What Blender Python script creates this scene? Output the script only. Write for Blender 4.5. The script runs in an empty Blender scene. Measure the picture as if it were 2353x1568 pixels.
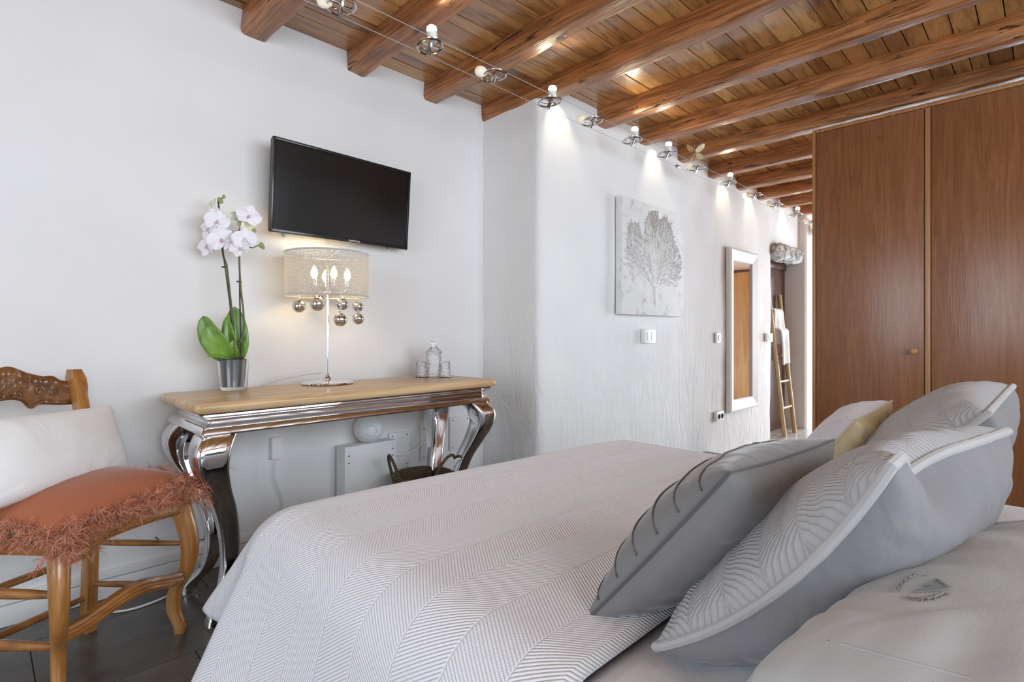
import bpy, bmesh, math, random
from mathutils import Vector, Matrix, noise
R = random.Random(7)
S2 = math.sqrt(.5)
sc = bpy.context.scene
COL = sc.collection

# ------------------------------------------------------------------ camera, world, lights, exposure
cam = bpy.data.cameras.new('camera'); camo = bpy.data.objects.new('camera', cam); COL.objects.link(camo)
camo.location = (0, 0, 1.01); camo.rotation_euler = (math.pi/2, 0, -math.pi/4)
cam.sensor_width = 36; cam.lens = 36*1230/2353; cam.shift_y = -(784-765)/2353; cam.clip_start = .02
sc.camera = camo
w = bpy.data.worlds.new('world'); sc.world = w; w.use_nodes = True
w.node_tree.nodes['Background'].inputs[0].default_value = (.75, .85, 1, 1)
w.node_tree.nodes['Background'].inputs[1].default_value = 1.2
sc.view_settings.view_transform = 'Standard'; sc.view_settings.look = 'None'
sc.view_settings.gamma = 1; sc.view_settings.use_curve_mapping = False
sc.view_settings.exposure = -.16
sc.cycles.max_bounces = 10; sc.cycles.diffuse_bounces = 6; sc.cycles.transparent_max_bounces = 12
sc.cycles.sample_clamp_indirect = 6; sc.cycles.caustics_reflective = False; sc.cycles.caustics_refractive = False

def area(name, loc, size, direction, power, color=(1, 1, 1), spread=180):
    l = bpy.data.lights.new(name, 'AREA'); l.shape = 'RECTANGLE'; l.size, l.size_y = size
    l.energy = power; l.color = color; l.spread = math.radians(spread)
    o = bpy.data.objects.new(name, l); COL.objects.link(o); o.location = loc
    o.rotation_euler = Vector(direction).to_track_quat('-Z', 'Y').to_euler()
    return o
# daylight entering through the window openings built below
area('daylight_front_window', (1.0, -2.36, 1.45), (3.9, 1.6), (0, 1, -.32), 172, (.81, .91, 1))
area('daylight_left_window', (-2.06, .45, 1.35), (1.9, 1.7), (1, 0, -.25), 46, (.81, .91, 1))
area('daylight_far_window', (8.56, -.95, 1.22), (2.4, 2.2), (-1, 0, 0), 190, (.80, .905, 1))
area('daylight_glass_door', (8.56, 1.45, 1.06), (.85, 2.2), (-1, 0, 0), 75, (.82, .91, 1))

# ------------------------------------------------------------------ object helpers
def link(o, parent=None):
    COL.objects.link(o)
    if parent is not None: o.parent = parent
    return o
def tag(o, label, cat, group=None):
    o['label'] = label; o['category'] = cat
    if group: o['group'] = group
    return o
def thing(name, label, cat, loc=(0, 0, 0), rz=0, group=None):
    o = bpy.data.objects.new(name, None); COL.objects.link(o); o.location = loc; o.rotation_euler = (0, 0, rz)
    o.empty_display_size = .05
    return tag(o, label, cat, group)

class MB:
    def __init__(s): s.v = []; s.f = []; s.m = []; s.uv = []; s.mi = 0
    def add(s, vs, fs, uvs=None):
        b = len(s.v); s.v += [tuple(p) for p in vs]
        for i, f in enumerate(fs):
            s.f.append(tuple(b+k for k in f)); s.m.append(s.mi)
            s.uv.append([uvs[k] for k in f] if uvs else None)
        return s
    def box(s, c, d, M=None, bev=0):
        x, y, z = d[0]/2, d[1]/2, d[2]/2
        c = Vector(c)
        if bev <= 0:
            vs = [Vector(p) for p in ((-x,-y,-z),(x,-y,-z),(x,y,-z),(-x,y,-z),(-x,-y,z),(x,-y,z),(x,y,z),(-x,y,z))]
            fs = [(0,3,2,1),(4,5,6,7),(0,1,5,4),(1,2,6,5),(2,3,7,6),(3,0,4,7)]
        else:
            bm = bmesh.new(); bmesh.ops.create_cube(bm, size=1)
            for v in bm.verts: v.co = Vector((v.co.x*d[0], v.co.y*d[1], v.co.z*d[2]))
            bmesh.ops.bevel(bm, geom=bm.edges[:], offset=bev, segments=2, profile=.6, affect='EDGES')
            bm.verts.index_update()
            vs = [v.co.copy() for v in bm.verts]; fs = [tuple(v.index for v in f.verts) for f in bm.faces]; bm.free()
        if M is not None: vs = [M @ v for v in vs]
        return s.add([v + c for v in vs], fs)
    def tube(s, pts, r, n=10, cap=True, closed=False, sq=1.0, up=None):
        pts = [Vector(p) for p in pts]; m = len(pts)
        rs = r if isinstance(r, (list, tuple)) else [r]*m
        vs = []; prev = None
        for i, p in enumerate(pts):
            if closed: t = pts[(i+1) % m] - pts[i-1]
            else: t = pts[min(i+1, m-1)] - pts[max(i-1, 0)]
            if t.length < 1e-9: t = Vector((0, 0, 1))
            t.normalize()
            if prev is None:
                a = Vector(up) if up else (Vector((0, 0, 1)) if abs(t.z) < .9 else Vector((1, 0, 0)))
            else: a = prev
            nx = (a - t*a.dot(t)).normalized(); ny = t.cross(nx); prev = nx
            for k in range(n):
                an = 2*math.pi*k/n
                vs.append(p + nx*(math.cos(an)*rs[i]) + ny*(math.sin(an)*rs[i]*sq))
        fs = []
        for i in range(m if closed else m-1):
            j = (i+1) % m
            for k in range(n):
                l = (k+1) % n
                fs.append((i*n+k, i*n+l, j*n+l, j*n+k))
        if cap and not closed:
            fs.append(tuple(range(n-1, -1, -1))); fs.append(tuple((m-1)*n+k for k in range(n)))
        return s.add(vs, fs)
    def lathe(s, prof, c=(0, 0, 0), n=32, M=None):
        vs = []; fs = []; c = Vector(c)
        for r, z in prof:
            for k in range(n):
                a = 2*math.pi*k/n; p = Vector((r*math.cos(a), r*math.sin(a), z))
                vs.append((M @ p if M is not None else p) + c)
        uvs = [(k/n, z) for r, z in prof for k in range(n)]
        for i in range(len(prof)-1):
            for k in range(n):
                l = (k+1) % n; fs.append((i*n+k, i*n+l, (i+1)*n+l, (i+1)*n+k))
        if prof[0][0] > 1e-4: fs.append(tuple(range(n-1, -1, -1)))
        if prof[-1][0] > 1e-4: fs.append(tuple((len(prof)-1)*n+k for k in range(n)))
        return s.add(vs, fs, uvs)
    def ball(s, c, r, n=20, sx=1, sy=1, sz=1, M=None):
        m = n//2; prof = [(max(1e-5, r*math.sin(math.pi*i/m)), -r*math.cos(math.pi*i/m)) for i in range(m+1)]
        A = Matrix.Diagonal((sx, sy, sz)); A = M @ A if M is not None else A
        return s.lathe(prof, c, n, A)
    def grid(s, fn, nu, nv, uvfn=None, flip=False):
        vs = [fn(i/nu, j/nv) for j in range(nv+1) for i in range(nu+1)]
        uvs = [uvfn(i/nu, j/nv) for j in range(nv+1) for i in range(nu+1)] if uvfn else None
        fs = []
        for j in range(nv):
            for i in range(nu):
                a = j*(nu+1)+i; q = (a, a+1, a+nu+2, a+nu+1)
                fs.append(q[::-1] if flip else q)
        return s.add(vs, fs, uvs)
    def prism(s, poly, d0, d1, M=None):
        """poly in XZ, extruded along Y from d0 to d1"""
        n = len(poly)
        vs = [Vector((x, d0, z)) for x, z in poly] + [Vector((x, d1, z)) for x, z in poly]
        if M is not None: vs = [M @ v for v in vs]
        fs = [tuple(range(n)), tuple(range(2*n-1, n-1, -1))]
        for i in range(n):
            j = (i+1) % n; fs.append((i, n+i, n+j, j))
        return s.add(vs, fs)
    def mesh(s, name, mats, smooth=True, angle=40):
        me = bpy.data.meshes.new(name); me.from_pydata(s.v, [], s.f)
        mats = mats if isinstance(mats, (list, tuple)) else [mats]
        for m in mats: me.materials.append(m)
        me.polygons.foreach_set('material_index', s.m)
        if any(u is not None for u in s.uv):
            ul = me.uv_layers.new(name='UVMap'); flat = []
            for f, u in zip(s.f, s.uv):
                for k in range(len(f)): flat += list(u[k]) if u else [0, 0]
            ul.data.foreach_set('uv', flat)
        bm = bmesh.new(); bm.from_mesh(me); bmesh.ops.recalc_face_normals(bm, faces=bm.faces); bm.to_mesh(me); bm.free()
        if smooth:
            me.polygons.foreach_set('use_smooth', [True]*len(me.polygons))
            me.set_sharp_from_angle(angle=math.radians(angle))
        me.update(); return me
    def obj(s, name, mats, parent=None, smooth=True, angle=40):
        o = bpy.data.objects.new(name, s.mesh(name, mats, smooth, angle)); return link(o, parent)

def struct(o): o['kind'] = 'structure'; return o
def lerp(a, b, t): return a + (b-a)*t
def spl(tab, x):
    """smooth interpolation in a table of (x, y...)"""
    if x <= tab[0][0]: return tab[0][1]
    for i in range(len(tab)-1):
        x0, y0 = tab[i]; x1, y1 = tab[i+1]
        if x <= x1:
            m0 = (y1-y0)/(x1-x0) if i == 0 else (y1-tab[i-1][1])/(x1-tab[i-1][0])
            m1 = (y1-y0)/(x1-x0) if i == len(tab)-2 else (tab[i+2][1]-y0)/(tab[i+2][0]-x0)
            h = x1-x0; t = (x-x0)/h
            return (2*t**3-3*t*t+1)*y0+(t**3-2*t*t+t)*h*m0+(-2*t**3+3*t*t)*y1+(t**3-t*t)*h*m1
    return tab[-1][1]
def bez(p0, p1, p2, p3, n=16):
    p0, p1, p2, p3 = map(Vector, (p0, p1, p2, p3)); out = []
    for i in range(n+1):
        t = i/n; out.append(p0*(1-t)**3 + p1*3*t*(1-t)**2 + p2*3*t*t*(1-t) + p3*t**3)
    return out
def nz(p, s=1.0, o=0): return noise.noise(Vector((p[0]*s+o, p[1]*s+o*.7, p[2]*s-o*.3)))

# ------------------------------------------------------------------ materials
class Mat:
    def __init__(s, name, color=(.8, .8, .8), rough=.5, metal=0, **kw):
        s.m = bpy.data.materials.new(name); s.m.use_nodes = True; s.nt = s.m.node_tree; s.L = s.nt.links
        s.b = s.nt.nodes['Principled BSDF']; s.out = s.nt.nodes['Material Output']
        s.set('Base Color', (*color, 1)); s.set('Roughness', rough); s.set('Metallic', metal)
        for k, v in kw.items(): s.set(k.replace('_', ' '), v)
    def set(s, k, v): s.b.inputs[k].default_value = v
    def n(s, t, **kw):
        nd = s.nt.nodes.new(t)
        for k, v in kw.items():
            if k.startswith('_'): setattr(nd, k[1:], v)
            else:
                key = k.replace('__', ' ')
                nd.inputs[int(key[1:]) if key[0] == 'i' and key[1:].isdigit() else key].default_value = v
        return nd
    def lk(s, a, b): s.L.new(a, b)
    def math(s, op, a, b=None, c=None):
        nd = s.nt.nodes.new('ShaderNodeMath'); nd.operation = op
        for i, x in enumerate((a, b, c)):
            if x is None: continue
            if isinstance(x, (int, float)): nd.inputs[i].default_value = x
            else: s.lk(x, nd.inputs[i])
        return nd.outputs[0]
    def coord(s, kind='pos', scale=(1, 1, 1), rnd=False):
        if kind == 'pos': o = s.n('ShaderNodeNewGeometry').outputs['Position']
        else: o = s.n('ShaderNodeTexCoord').outputs[kind]
        if rnd:
            oi = s.n('ShaderNodeObjectInfo'); va = s.n('ShaderNodeVectorMath', _operation='SCALE'); va.inputs[0].default_value = (37, 91, 53)
            s.lk(oi.outputs['Random'], va.inputs['Scale']); ad = s.n('ShaderNodeVectorMath', _operation='ADD')
            s.lk(o, ad.inputs[0]); s.lk(va.outputs[0], ad.inputs[1]); o = ad.outputs[0]
        mp = s.n('ShaderNodeMapping'); mp.inputs['Scale'].default_value = scale; s.lk(o, mp.inputs[0]); return mp.outputs[0]
    def noise(s, vec, scale=5, detail=4, rough=.5, dist=0):
        nd = s.n('ShaderNodeTexNoise', Scale=scale, Detail=detail, Roughness=rough, Distortion=dist); s.lk(vec, nd.inputs['Vector']); return nd.outputs['Fac']
    def ramp(s, fac, stops):
        nd = s.n('ShaderNodeValToRGB'); e = nd.color_ramp.elements
        while len(e) < len(stops): e.new(.5)
        for el, (p, c) in zip(e, stops): el.position = p; el.color = (*c, 1) if len(c) == 3 else c
        s.lk(fac, nd.inputs[0]); return nd.outputs[0]
    def mix(s, fac, a, b, mode='MIX'):
        nd = s.n('ShaderNodeMix', _data_type='RGBA', _blend_type=mode)
        if isinstance(fac, (int, float)): nd.inputs[0].default_value = fac
        else: s.lk(fac, nd.inputs[0])
        for i, x in ((6, a), (7, b)):
            if isinstance(x, tuple): nd.inputs[i].default_value = (*x, 1)
            else: s.lk(x, nd.inputs[i])
        return nd.outputs[2]
    def col(s, c): s.lk(c, s.b.inputs['Base Color']); return s
    def bump(s, h, dist=.01, strength=1.0):
        nd = s.n('ShaderNodeBump', Strength=strength, Distance=dist); s.lk(h, nd.inputs['Height'])
        if s.b.inputs['Normal'].links: s.lk(s.b.inputs['Normal'].links[0].from_socket, nd.inputs['Normal'])
        s.lk(nd.outputs[0], s.b.inputs['Normal']); return s
    def rgh(s, r): s.lk(r, s.b.inputs['Roughness']); return s

def plaster(name, col, weave=False, rough_relief=False):
    M = Mat(name, col, .85)
    p = M.coord('pos')
    n1 = M.noise(p, 3.5, 4); M.col(M.mix(n1, tuple(c*.94 for c in col), tuple(min(1, c*1.03) for c in col)))
    if weave:
        p2 = M.coord('pos', (30, 30, 260)); M.bump(M.noise(p2, 1.0, 2), .0012, .35)
        M.bump(M.noise(p, 9, 3), .01, .12)
    else:
        M.bump(M.noise(p, 22, 6, .6), .012, .28)
    if rough_relief:
        pv = M.coord('pos', (9, 9, 2.4)); n = M.noise(pv, 1.0, 6, .62, 2.2)
        zz = M.n('ShaderNodeSeparateXYZ'); M.lk(M.coord('pos'), zz.inputs[0])
        k = M.n('ShaderNodeMapRange'); k.inputs[1].default_value = 1.35; k.inputs[2].default_value = .5; M.lk(zz.outputs[2], k.inputs[0])
        M.bump(M.math('MULTIPLY', n, k.outputs[0]), .03, .6)
    return M.m
m_wall = plaster('white_wall_weave', (.80, .79, .79), weave=True)
m_rough = plaster('rough_white_plaster', (.81, .81, .81), rough_relief=True)
m_plain = plaster('plain_white_plaster', (.79, .79, .80))

def wood(name, c0, c1, c2, axis=0, scale=1.0, rough=.35, rnd=False, coat=.0, bump=.002, cr=.15, kind='pos'):
    M = Mat(name, c1, rough)
    st = [14, 14, 14]; st[axis] = 1.1
    p = M.coord(kind, tuple(a*scale for a in st), rnd)
    n1 = M.noise(p, 1.0, 5, .6, 1.6)
    st2 = [90, 90, 90]; st2[axis] = 3.0
    n2 = M.noise(M.coord(kind, tuple(a*scale for a in st2), rnd), 1.0, 3)
    c = M.ramp(n1, [(.28, c0), (.5, c1), (.72, c2)])
    c = M.mix(M.math('MULTIPLY', n2, .55), c, tuple(x*.55 for x in c1))
    M.col(c); M.bump(n2, bump, .4)
    M.set('Coat Weight', coat); M.set('Coat Roughness', cr)
    return M
# ceiling boards: per-board tone
M = Mat('ceiling_board_wood', (.3, .15, .05), .3)
oi = M.n('ShaderNodeObjectInfo')
n1 = M.noise(M.coord('pos', (2.2, 13, 13), True), 1.0, 5, .6, 2.2)
tone = M.ramp(oi.outputs['Random'], [(0, (.32, .132, .038)), (.3, (.54, .265, .082)), (.6, (.72, .395, .138)), (.85, (.44, .195, .058)), (1, (.80, .48, .185))])
g = M.ramp(n1, [(.30, (.22, .15, .11)), (.42, (.72, .66, .60)), (.55, (1.0, .98, .95)), (.75, (1.15, 1.1, 1.0))])
c = M.mix(1.0, tone, g, 'MULTIPLY')
n2 = M.noise(M.coord('pos', (6, 110, 110), True), 1, 3)
M.col(M.mix(M.math('MULTIPLY', n2, .4), c, (.12, .05, .018)))
M.rgh(M.math('MULTIPLY_ADD', n2, .20, .20)); M.bump(n2, .002, .5); M.bump(M.noise(M.coord('pos', (3, 9, 9), True), 1, 2), .012, .3)
M.set('Coat Weight', .7); M.set('Coat Roughness', .16)
m_board = M.m
# beams: red-brown with long dark cracks
M = Mat('beam_wood', (.28, .11, .04), .38)
n1 = M.noise(M.coord('pos', (11, 1.3, 11), True), 1.0, 5, .6, 1.5)
c = M.ramp(n1, [(.26, (.22, .072, .020)), (.45, (.42, .155, .045)), (.62, (.52, .215, .07)), (.76, (.62, .29, .11))])
nc = M.noise(M.coord('pos', (24, 3.6, 24), True), 1.0, 4, .55, .8)
g3 = M.noise(M.coord('pos', (95, 4, 95), True), 1.0, 4, .6, .4)
c = M.mix(M.ramp(g3, [(.35, (.75, .75, .75)), (.6, (0, 0, 0))]), c, (.10, .034, .011))
cr_ = M.ramp(nc, [(.0, (1, 1, 1)), (.315, (1, 1, 1)), (.36, (0, 0, 0))])
M.col(M.mix(cr_, c, (.035, .014, .007))); M.bump(M.math('MULTIPLY', cr_, -1.0), .012, .8)
M.bump(g3, .006, .7); M.bump(M.noise(M.coord('pos', (16, 6, 16), True), 1, 4), .02, .5)
M.set('Coat Weight', .25); M.set('Coat Roughness', .28)
m_beam = M.m
# dark floor
M = Mat('dark_floor', (.05, .045, .04), .25)
p = M.coord('pos', (1, 1, 1), True); n1 = M.noise(p, 6, 6, .65)
c = M.ramp(n1, [(.3, (.058, .051, .044)), (.6, (.098, .088, .076)), (.8, (.145, .133, .118))])
sp = M.ramp(M.noise(M.coord('pos'), 70, 4, .7), [(.0, (0, 0, 0)), (.70, (0, 0, 0)), (.75, (1, 1, 1))])
M.col(M.mix(M.math('MULTIPLY', sp, .45), c, (.55, .54, .52)))
M.rgh(M.math('MULTIPLY_ADD', n1, .3, .10)); M.bump(n1, .004, .25)
m_floor = M.m
m_grout = Mat('floor_joint', (.22, .19, .13), .7).m
M = Mat('pale_marble_tile', (.62, .61, .59), .12)
M.col(M.ramp(M.noise(M.coord('pos', (1, 1, 1), True), 5, 6, .6, 2), [(.3, (.40, .39, .37)), (.5, (.62, .61, .59)), (.7, (.72, .71, .70))])); m_tile = M.m
m_white = Mat('white_paint', (.80, .80, .80), .45).m
m_plastic = Mat('white_plastic', (.83, .83, .82), .35).m
m_chrome = Mat('chrome', (.80, .80, .82), .045, 1.0).m
m_steel = Mat('polished_steel', (.58, .57, .58), .10, 1.0).m
m_dark = Mat('dark_gap', (.015, .015, .015), .7).m
m_top = wood('honey_table_wood', (.30, .155, .065), (.62, .405, .20), (.82, .63, .41), 0, .8, .38, coat=.15).m
m_chair = wood('varnished_chair_wood', (.20, .070, .016), (.44, .19, .048), (.62, .32, .11), 2, .9, .25, coat=.6, cr=.1, kind='Object').m
m_chairh = wood('varnished_rail_wood', (.16, .055, .014), (.36, .145, .038), (.54, .26, .085), 0, .9, .25, coat=.6, cr=.1, kind='Object').m
m_ward = wood('wardrobe_veneer', (.185, .066, .025), (.255, .098, .038), (.315, .132, .054), 2, 2.4, .28, coat=.35, cr=.22, rnd=True).m
m_wardf = wood('wardrobe_edge_wood', (.34, .145, .055), (.43, .20, .08), (.50, .25, .10), 2, 1.5, .35, coat=.2).m
m_bamboo = wood('bamboo', (.34, .22, .09), (.52, .36, .17), (.66, .50, .28), 2, 1.2, .35).m
m_doorw = wood('dark_door_wood', (.07, .03, .018), (.11, .048, .03), (.15, .07, .04), 2, 1.0, .4).m
m_honeyd = wood('honey_door_wood', (.42, .22, .09), (.56, .32, .14), (.66, .40, .19), 2, 1.0, .4).m
def glass(name, col=(1, 1, 1), rough=0):
    M = Mat(name, col, rough); M.set('Transmission Weight', 1.0); M.set('IOR', 1.45); return M.m
m_glass = glass('clear_glass', (.97, .98, .98))
m_mirror = Mat('mirror_glass', (.88, .88, .88), .01, 1.0).m
def emit(name, col, st):
    M = Mat(name, (0, 0, 0)); M.set('Emission Color', (*col, 1)); M.set('Emission Strength', st); return M.m
m_bulb = emit('warm_bulb', (1, .80, .48), 14)
m_spotface = emit('spot_lamp_face', (1, .93, .78), 16)
m_frost = Mat('frosted_lamp_glass', (.85, .82, .74), .35).m
M = Mat('frosted_lamp_dim', (.85, .80, .66), .4); M.set('Emission Color', (1, .85, .6, 1)); M.set('Emission Strength', .25); m_dim = M.m

def fabric(name, col, sheen=.25, wr=.006, wscale=7, rough=.9, weave=True):
    M = Mat(name, col, rough); M.set('Sheen Weight', sheen); M.set('Sheen Roughness', .4)
    p = M.coord('Object')
    n = M.noise(p, wscale, 3, .5, 1.0)
    M.col(M.mix(n, tuple(c*.92 for c in col), tuple(min(1, c*1.05) for c in col)))
    if wr: M.bump(n, wr*4, .45)
    if weave: M.bump(M.noise(p, 700, 2), .0008, .4)
    return M
m_grey = fabric('grey_velvet', (.19, .184, .187), .45).m
m_greyp = fabric('grey_plain_back', (.215, .212, .222), .3).m
m_pipe = fabric('pale_piping', (.43, .425, .43), .3, 0).m
m_darkpipe = fabric('grey_piping', (.095, .092, .097), .3, 0).m
m_sheet = fabric('white_sheet', (.76, .765, .81), .1, .004, 5).m
m_pillow = fabric('grey_white_pillow', (.42, .42, .425), .15, .004, 4).m
m_canvasw = fabric('white_linen', (.80, .795, .79), .1, .004, 6).m
m_lilac = fabric('lilac_satin', (.56, .54, .58), .2, .006, 6, .6).m
m_gold = fabric('gold_satin', (.50, .40, .24), .2, .006, 6, .5).m
m_rust = fabric('rust_fabric', (.37, .115, .05), .35, .004, 4).m
m_feather = Mat('rust_feather', (.47, .16, .08), .8).m
M = Mat('rust_feather', (.47, .16, .08), .8); M.set('Sheen Weight', .3)
M.col(M.ramp(M.noise(M.coord('Object'), 45, 3), [(.3, (.33, .085, .035)), (.5, (.55, .20, .105)), (.72, (.70, .36, .24))])); m_feather = M.m

def quilt(name, col, band, pitch, slope, depth, edge=.0):
    """stitched herringbone cloth; UV in metres"""
    M = Mat(name, col, .9); M.set('Sheen Weight', .15)
    sx = M.n('ShaderNodeSeparateXYZ'); M.lk(M.n('ShaderNodeTexCoord').outputs['UV'], sx.inputs[0])
    u, v = sx.outputs[0], sx.outputs[1]
    tri = M.math('PINGPONG', v, band)
    ph = M.math('MULTIPLY', M.math('MULTIPLY_ADD', tri, slope, u), math.pi/pitch)
    rib = M.math('POWER', M.math('ABSOLUTE', M.math('SINE', ph)), .6)
    # small stitches along each rib
    st = M.math('ABSOLUTE', M.math('SINE', M.math('MULTIPLY', M.math('MULTIPLY_ADD', tri, -slope, u), math.pi/(pitch*.55))))
    rib = M.math('MULTIPLY_ADD', st, .16, rib)
    # seam where the bands meet
    e = M.math('MINIMUM', tri, M.math('SUBTRACT', band, tri))
    seam = M.math('MINIMUM', M.math('DIVIDE', e, pitch*.35), 1.0)
    h = M.math('MULTIPLY', rib, seam)
    M.bump(h, depth, .8)
    n = M.noise(M.coord('Object'), 4, 3)
    M.col(M.mix(n, tuple(c*.97 for c in col), tuple(min(1, c*1.02) for c in col)))
    return M.m
m_cover = quilt('white_herringbone_quilt', (.80, .805, .86), .108, .0076, .75, .0034)
m_quilt = quilt('grey_herringbone_quilt', (.42, .415, .43), .075, .0075, .55, .0030)

# ------------------------------------------------------------------ the room shell
CZ = 2.46
def box_struct(name, lo, hi, mat, parent=None):
    c = [(a+b)/2 for a, b in zip(lo, hi)]; d = [b-a for a, b in zip(lo, hi)]
    o = MB().box(c, d).obj(name, mat, parent, smooth=False)
    if parent is None: struct(o)
    return o
XL, YF, XE = -2.1, -2.4, 8.6     # left wall, wall behind the bed head, far end
# floors, each with its own tiles
fl = box_struct('floor', (XL, YF, -.3), (4.4, 2.6, -.012), m_grout)
tmesh = MB().box((0, 0, 0), (1, 1, 1)).mesh('floor_tile', m_floor, smooth=False)
def piece(name, mesh, lo, hi, parent):
    o = bpy.data.objects.new(name, mesh); link(o, parent)
    o.location = [(a+b)/2 for a, b in zip(lo, hi)]; o.scale = [b-a for a, b in zip(lo, hi)]
    return o
rows = [2.55, 2.347, 1.911]
while rows[-1] > YF: rows.append(rows[-1]-.437)
for i in range(len(rows)-1):
    y1, y0 = rows[i], max(rows[i+1], YF)
    x = XL - (0 if i % 2 else .45); xs = [.65 + k*.9 + (.0 if i == 0 else .37*(i % 3)) for k in range(-4, 6)]
    xs = [XL] + [a for a in xs if XL+.05 < a < 4.35] + [4.4]
    for a, b in zip(xs[:-1], xs[1:]):
        piece('tile', tmesh, (a+.0015, y0+.0015, -.03), (b-.0015, y1-.0015, R.uniform(-.0008, .0)), fl)
fh = box_struct('floor', (4.4, YF, -.4), (XE, 2.6, -.116), Mat('pale_joint', (.5, .49, .47), .7).m)
hm = MB().box((0, 0, 0), (1, 1, 1)).mesh('hall_tile', m_tile, smooth=False)
x = 4.4
while x < XE-.05:
    y = 2.6
    while y > .3:
        piece('tile', hm, (x+.002, y-.398, -.13), (min(x+.4, XE)-.002, y-.002, -.11+R.uniform(-.0007, 0)), fh); y -= .4
    x += .4
o = MB()
o.box((6.5, -1.05, -.12), (4.2, 2.7, .02)); r = o.obj('tile_field', m_tile, fh, smooth=False); r['kind'] = 'stuff'

# TV wall
struct(MB().grid(lambda u, v: (lerp(XL, 2.32, u), 2.55+.004*nz((u*4.4, v*2.4, 0), 1.6), lerp(-.05, CZ+.05, v)), 70, 40, flip=True).obj('wall_back', m_wall))
# return and painting wall: one skin that follows a rounded outline
outline = []
def run(p, q, step=.035):
    n = max(2, int((Vector(q)-Vector(p)).length/step))
    return [Vector(p).lerp(Vector(q), i/n) for i in range(n)]
outline += run((2.29, 2.57), (2.29, 2.10))
for k in range(5):
    a = math.pi + k*math.pi/2/5; outline.append(Vector((2.33+.04*math.cos(a), 2.10+.04*math.sin(a))))
outline += run((2.33, 2.06), (5.90, 2.06))
for k in range(5):
    a = -math.pi/2 + k*math.pi/2/5; outline.append(Vector((5.90+.03*math.cos(a), 2.09+.03*math.sin(a))))
outline += run((5.93, 2.09), (5.93, 2.45)) + [Vector((5.93, 2.45))]
def wskin(i, j, n, nv):
    p = outline[i]; z = lerp(-.12, CZ+.05, j/nv)
    q = outline[min(i+1, n)]-outline[max(i-1, 0)]; q = Vector((q.y, -q.x)).normalized()
    d = .010*nz((p.x, p.y, z), 1.5) + .006*nz((p.x, p.y, z), 5, 3)
    if z < 1.2 and p.y < 2.08 and p.x > 2.4: d += .007*(1.2-z)*nz((p.x*4, p.y*4, z*1.6), 1, 8)
    return (p.x+q.x*d, p.y+q.y*d, z)
n_ = len(outline)-1; nv_ = 80
mb = MB(); mb.add([wskin(i, j, n_, nv_) for j in range(nv_+1) for i in range(n_+1)],
   [(j*(n_+1)+i, j*(n_+1)+i+1, (j+1)*(n_+1)+i+1, (j+1)*(n_+1)+i) for j in range(nv_) for i in range(n_)])
struct(mb.obj('wall_right', m_rough, angle=60))
# over the doorway, beyond it, and the niche
box_struct('wall_over_doorway', (5.90, 2.065, 1.93), (6.86, 2.5, CZ+.05), m_rough)
mb = MB(); mb.prism([(6.82, 2.5), (6.82, 2.0), (6.84, 1.98), (XE, 1.98), (XE, 2.5)], 0, 1)
mb.v = [(x, z, lerp(-.12, CZ+.05, y)) for x, y, z in mb.v]
struct(mb.obj('wall_hall', m_plain, angle=20))
box_struct('wall_niche', (5.85, 2.30, -.12), (6.9, 2.55, CZ), m_plain)
# walls out of view
def wall_open(name, plane, at, a0, a1, holes, z0=-.12, t=.1):
    """wall of boxes around rectangular holes (a-lo, a-hi, z-lo, z-hi)"""
    mb = MB(); edges = sorted({a0, a1, *[h[0] for h in holes], *[h[1] for h in holes]})
    def bx(p0, p1, q0, q1):
        if plane == 'x': mb.box((at, (p0+p1)/2, (q0+q1)/2), (t, p1-p0, q1-q0))
        else: mb.box(((p0+p1)/2, at, (q0+q1)/2), (p1-p0, t, q1-q0))
    for p0, p1 in zip(edges[:-1], edges[1:]):
        h = [h for h in holes if h[0] <= p0 and h[1] >= p1]
        if h: bx(p0, p1, z0, h[0][2]); bx(p0, p1, h[0][3], CZ+.05)
        else: bx(p0, p1, z0, CZ+.05)
    return struct(mb.obj(name, m_plain, smooth=False))
wall_open('wall_left', 'x', XL-.05, YF, 2.65, [(-.5, 1.4, .5, 2.2)])
wall_open('wall_front', 'y', YF-.05, XL, XE, [(-.95, 2.95, .62, 2.28)])
wall_open('wall_end', 'x', XE+.05, YF, 2.1, [(-2.15, .25, .1, 2.34), (1.02, 1.88, -.05, 2.18)])
def window(name, plane, at, a0, a1, z0, z1, n):
    mb = MB()
    def bar(p0, p1, q0, q1):
        if plane == 'x': mb.box((at, (p0+p1)/2, (q0+q1)/2), (.05, p1-p0, q1-q0))
        else: mb.box(((p0+p1)/2, at, (q0+q1)/2), (p1-p0, .05, q1-q0))
    for p in (a0+.025, a1-.025): bar(p-.025, p+.025, z0, z1)
    for q in (z0+.025, z1-.025): bar(a0, a1, q-.025, q+.025)
    for k in range(1, n): p = lerp(a0, a1, k/n); bar(p-.03, p+.03, z0, z1)
    return struct(mb.obj(name, m_white, smooth=False))
window('window_1', 'x', XL-.03, -.5, 1.4, .5, 2.2, 2)
window('window_2', 'y', YF-.03, -.95, 2.95, .62, 2.28, 4)
window('window_3', 'x', XE+.03, -2.15, .25, .1, 2.34, 2)
window('door_3', 'x', XE+.03, 1.02, 1.88, -.1, 2.18, 1)

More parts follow.
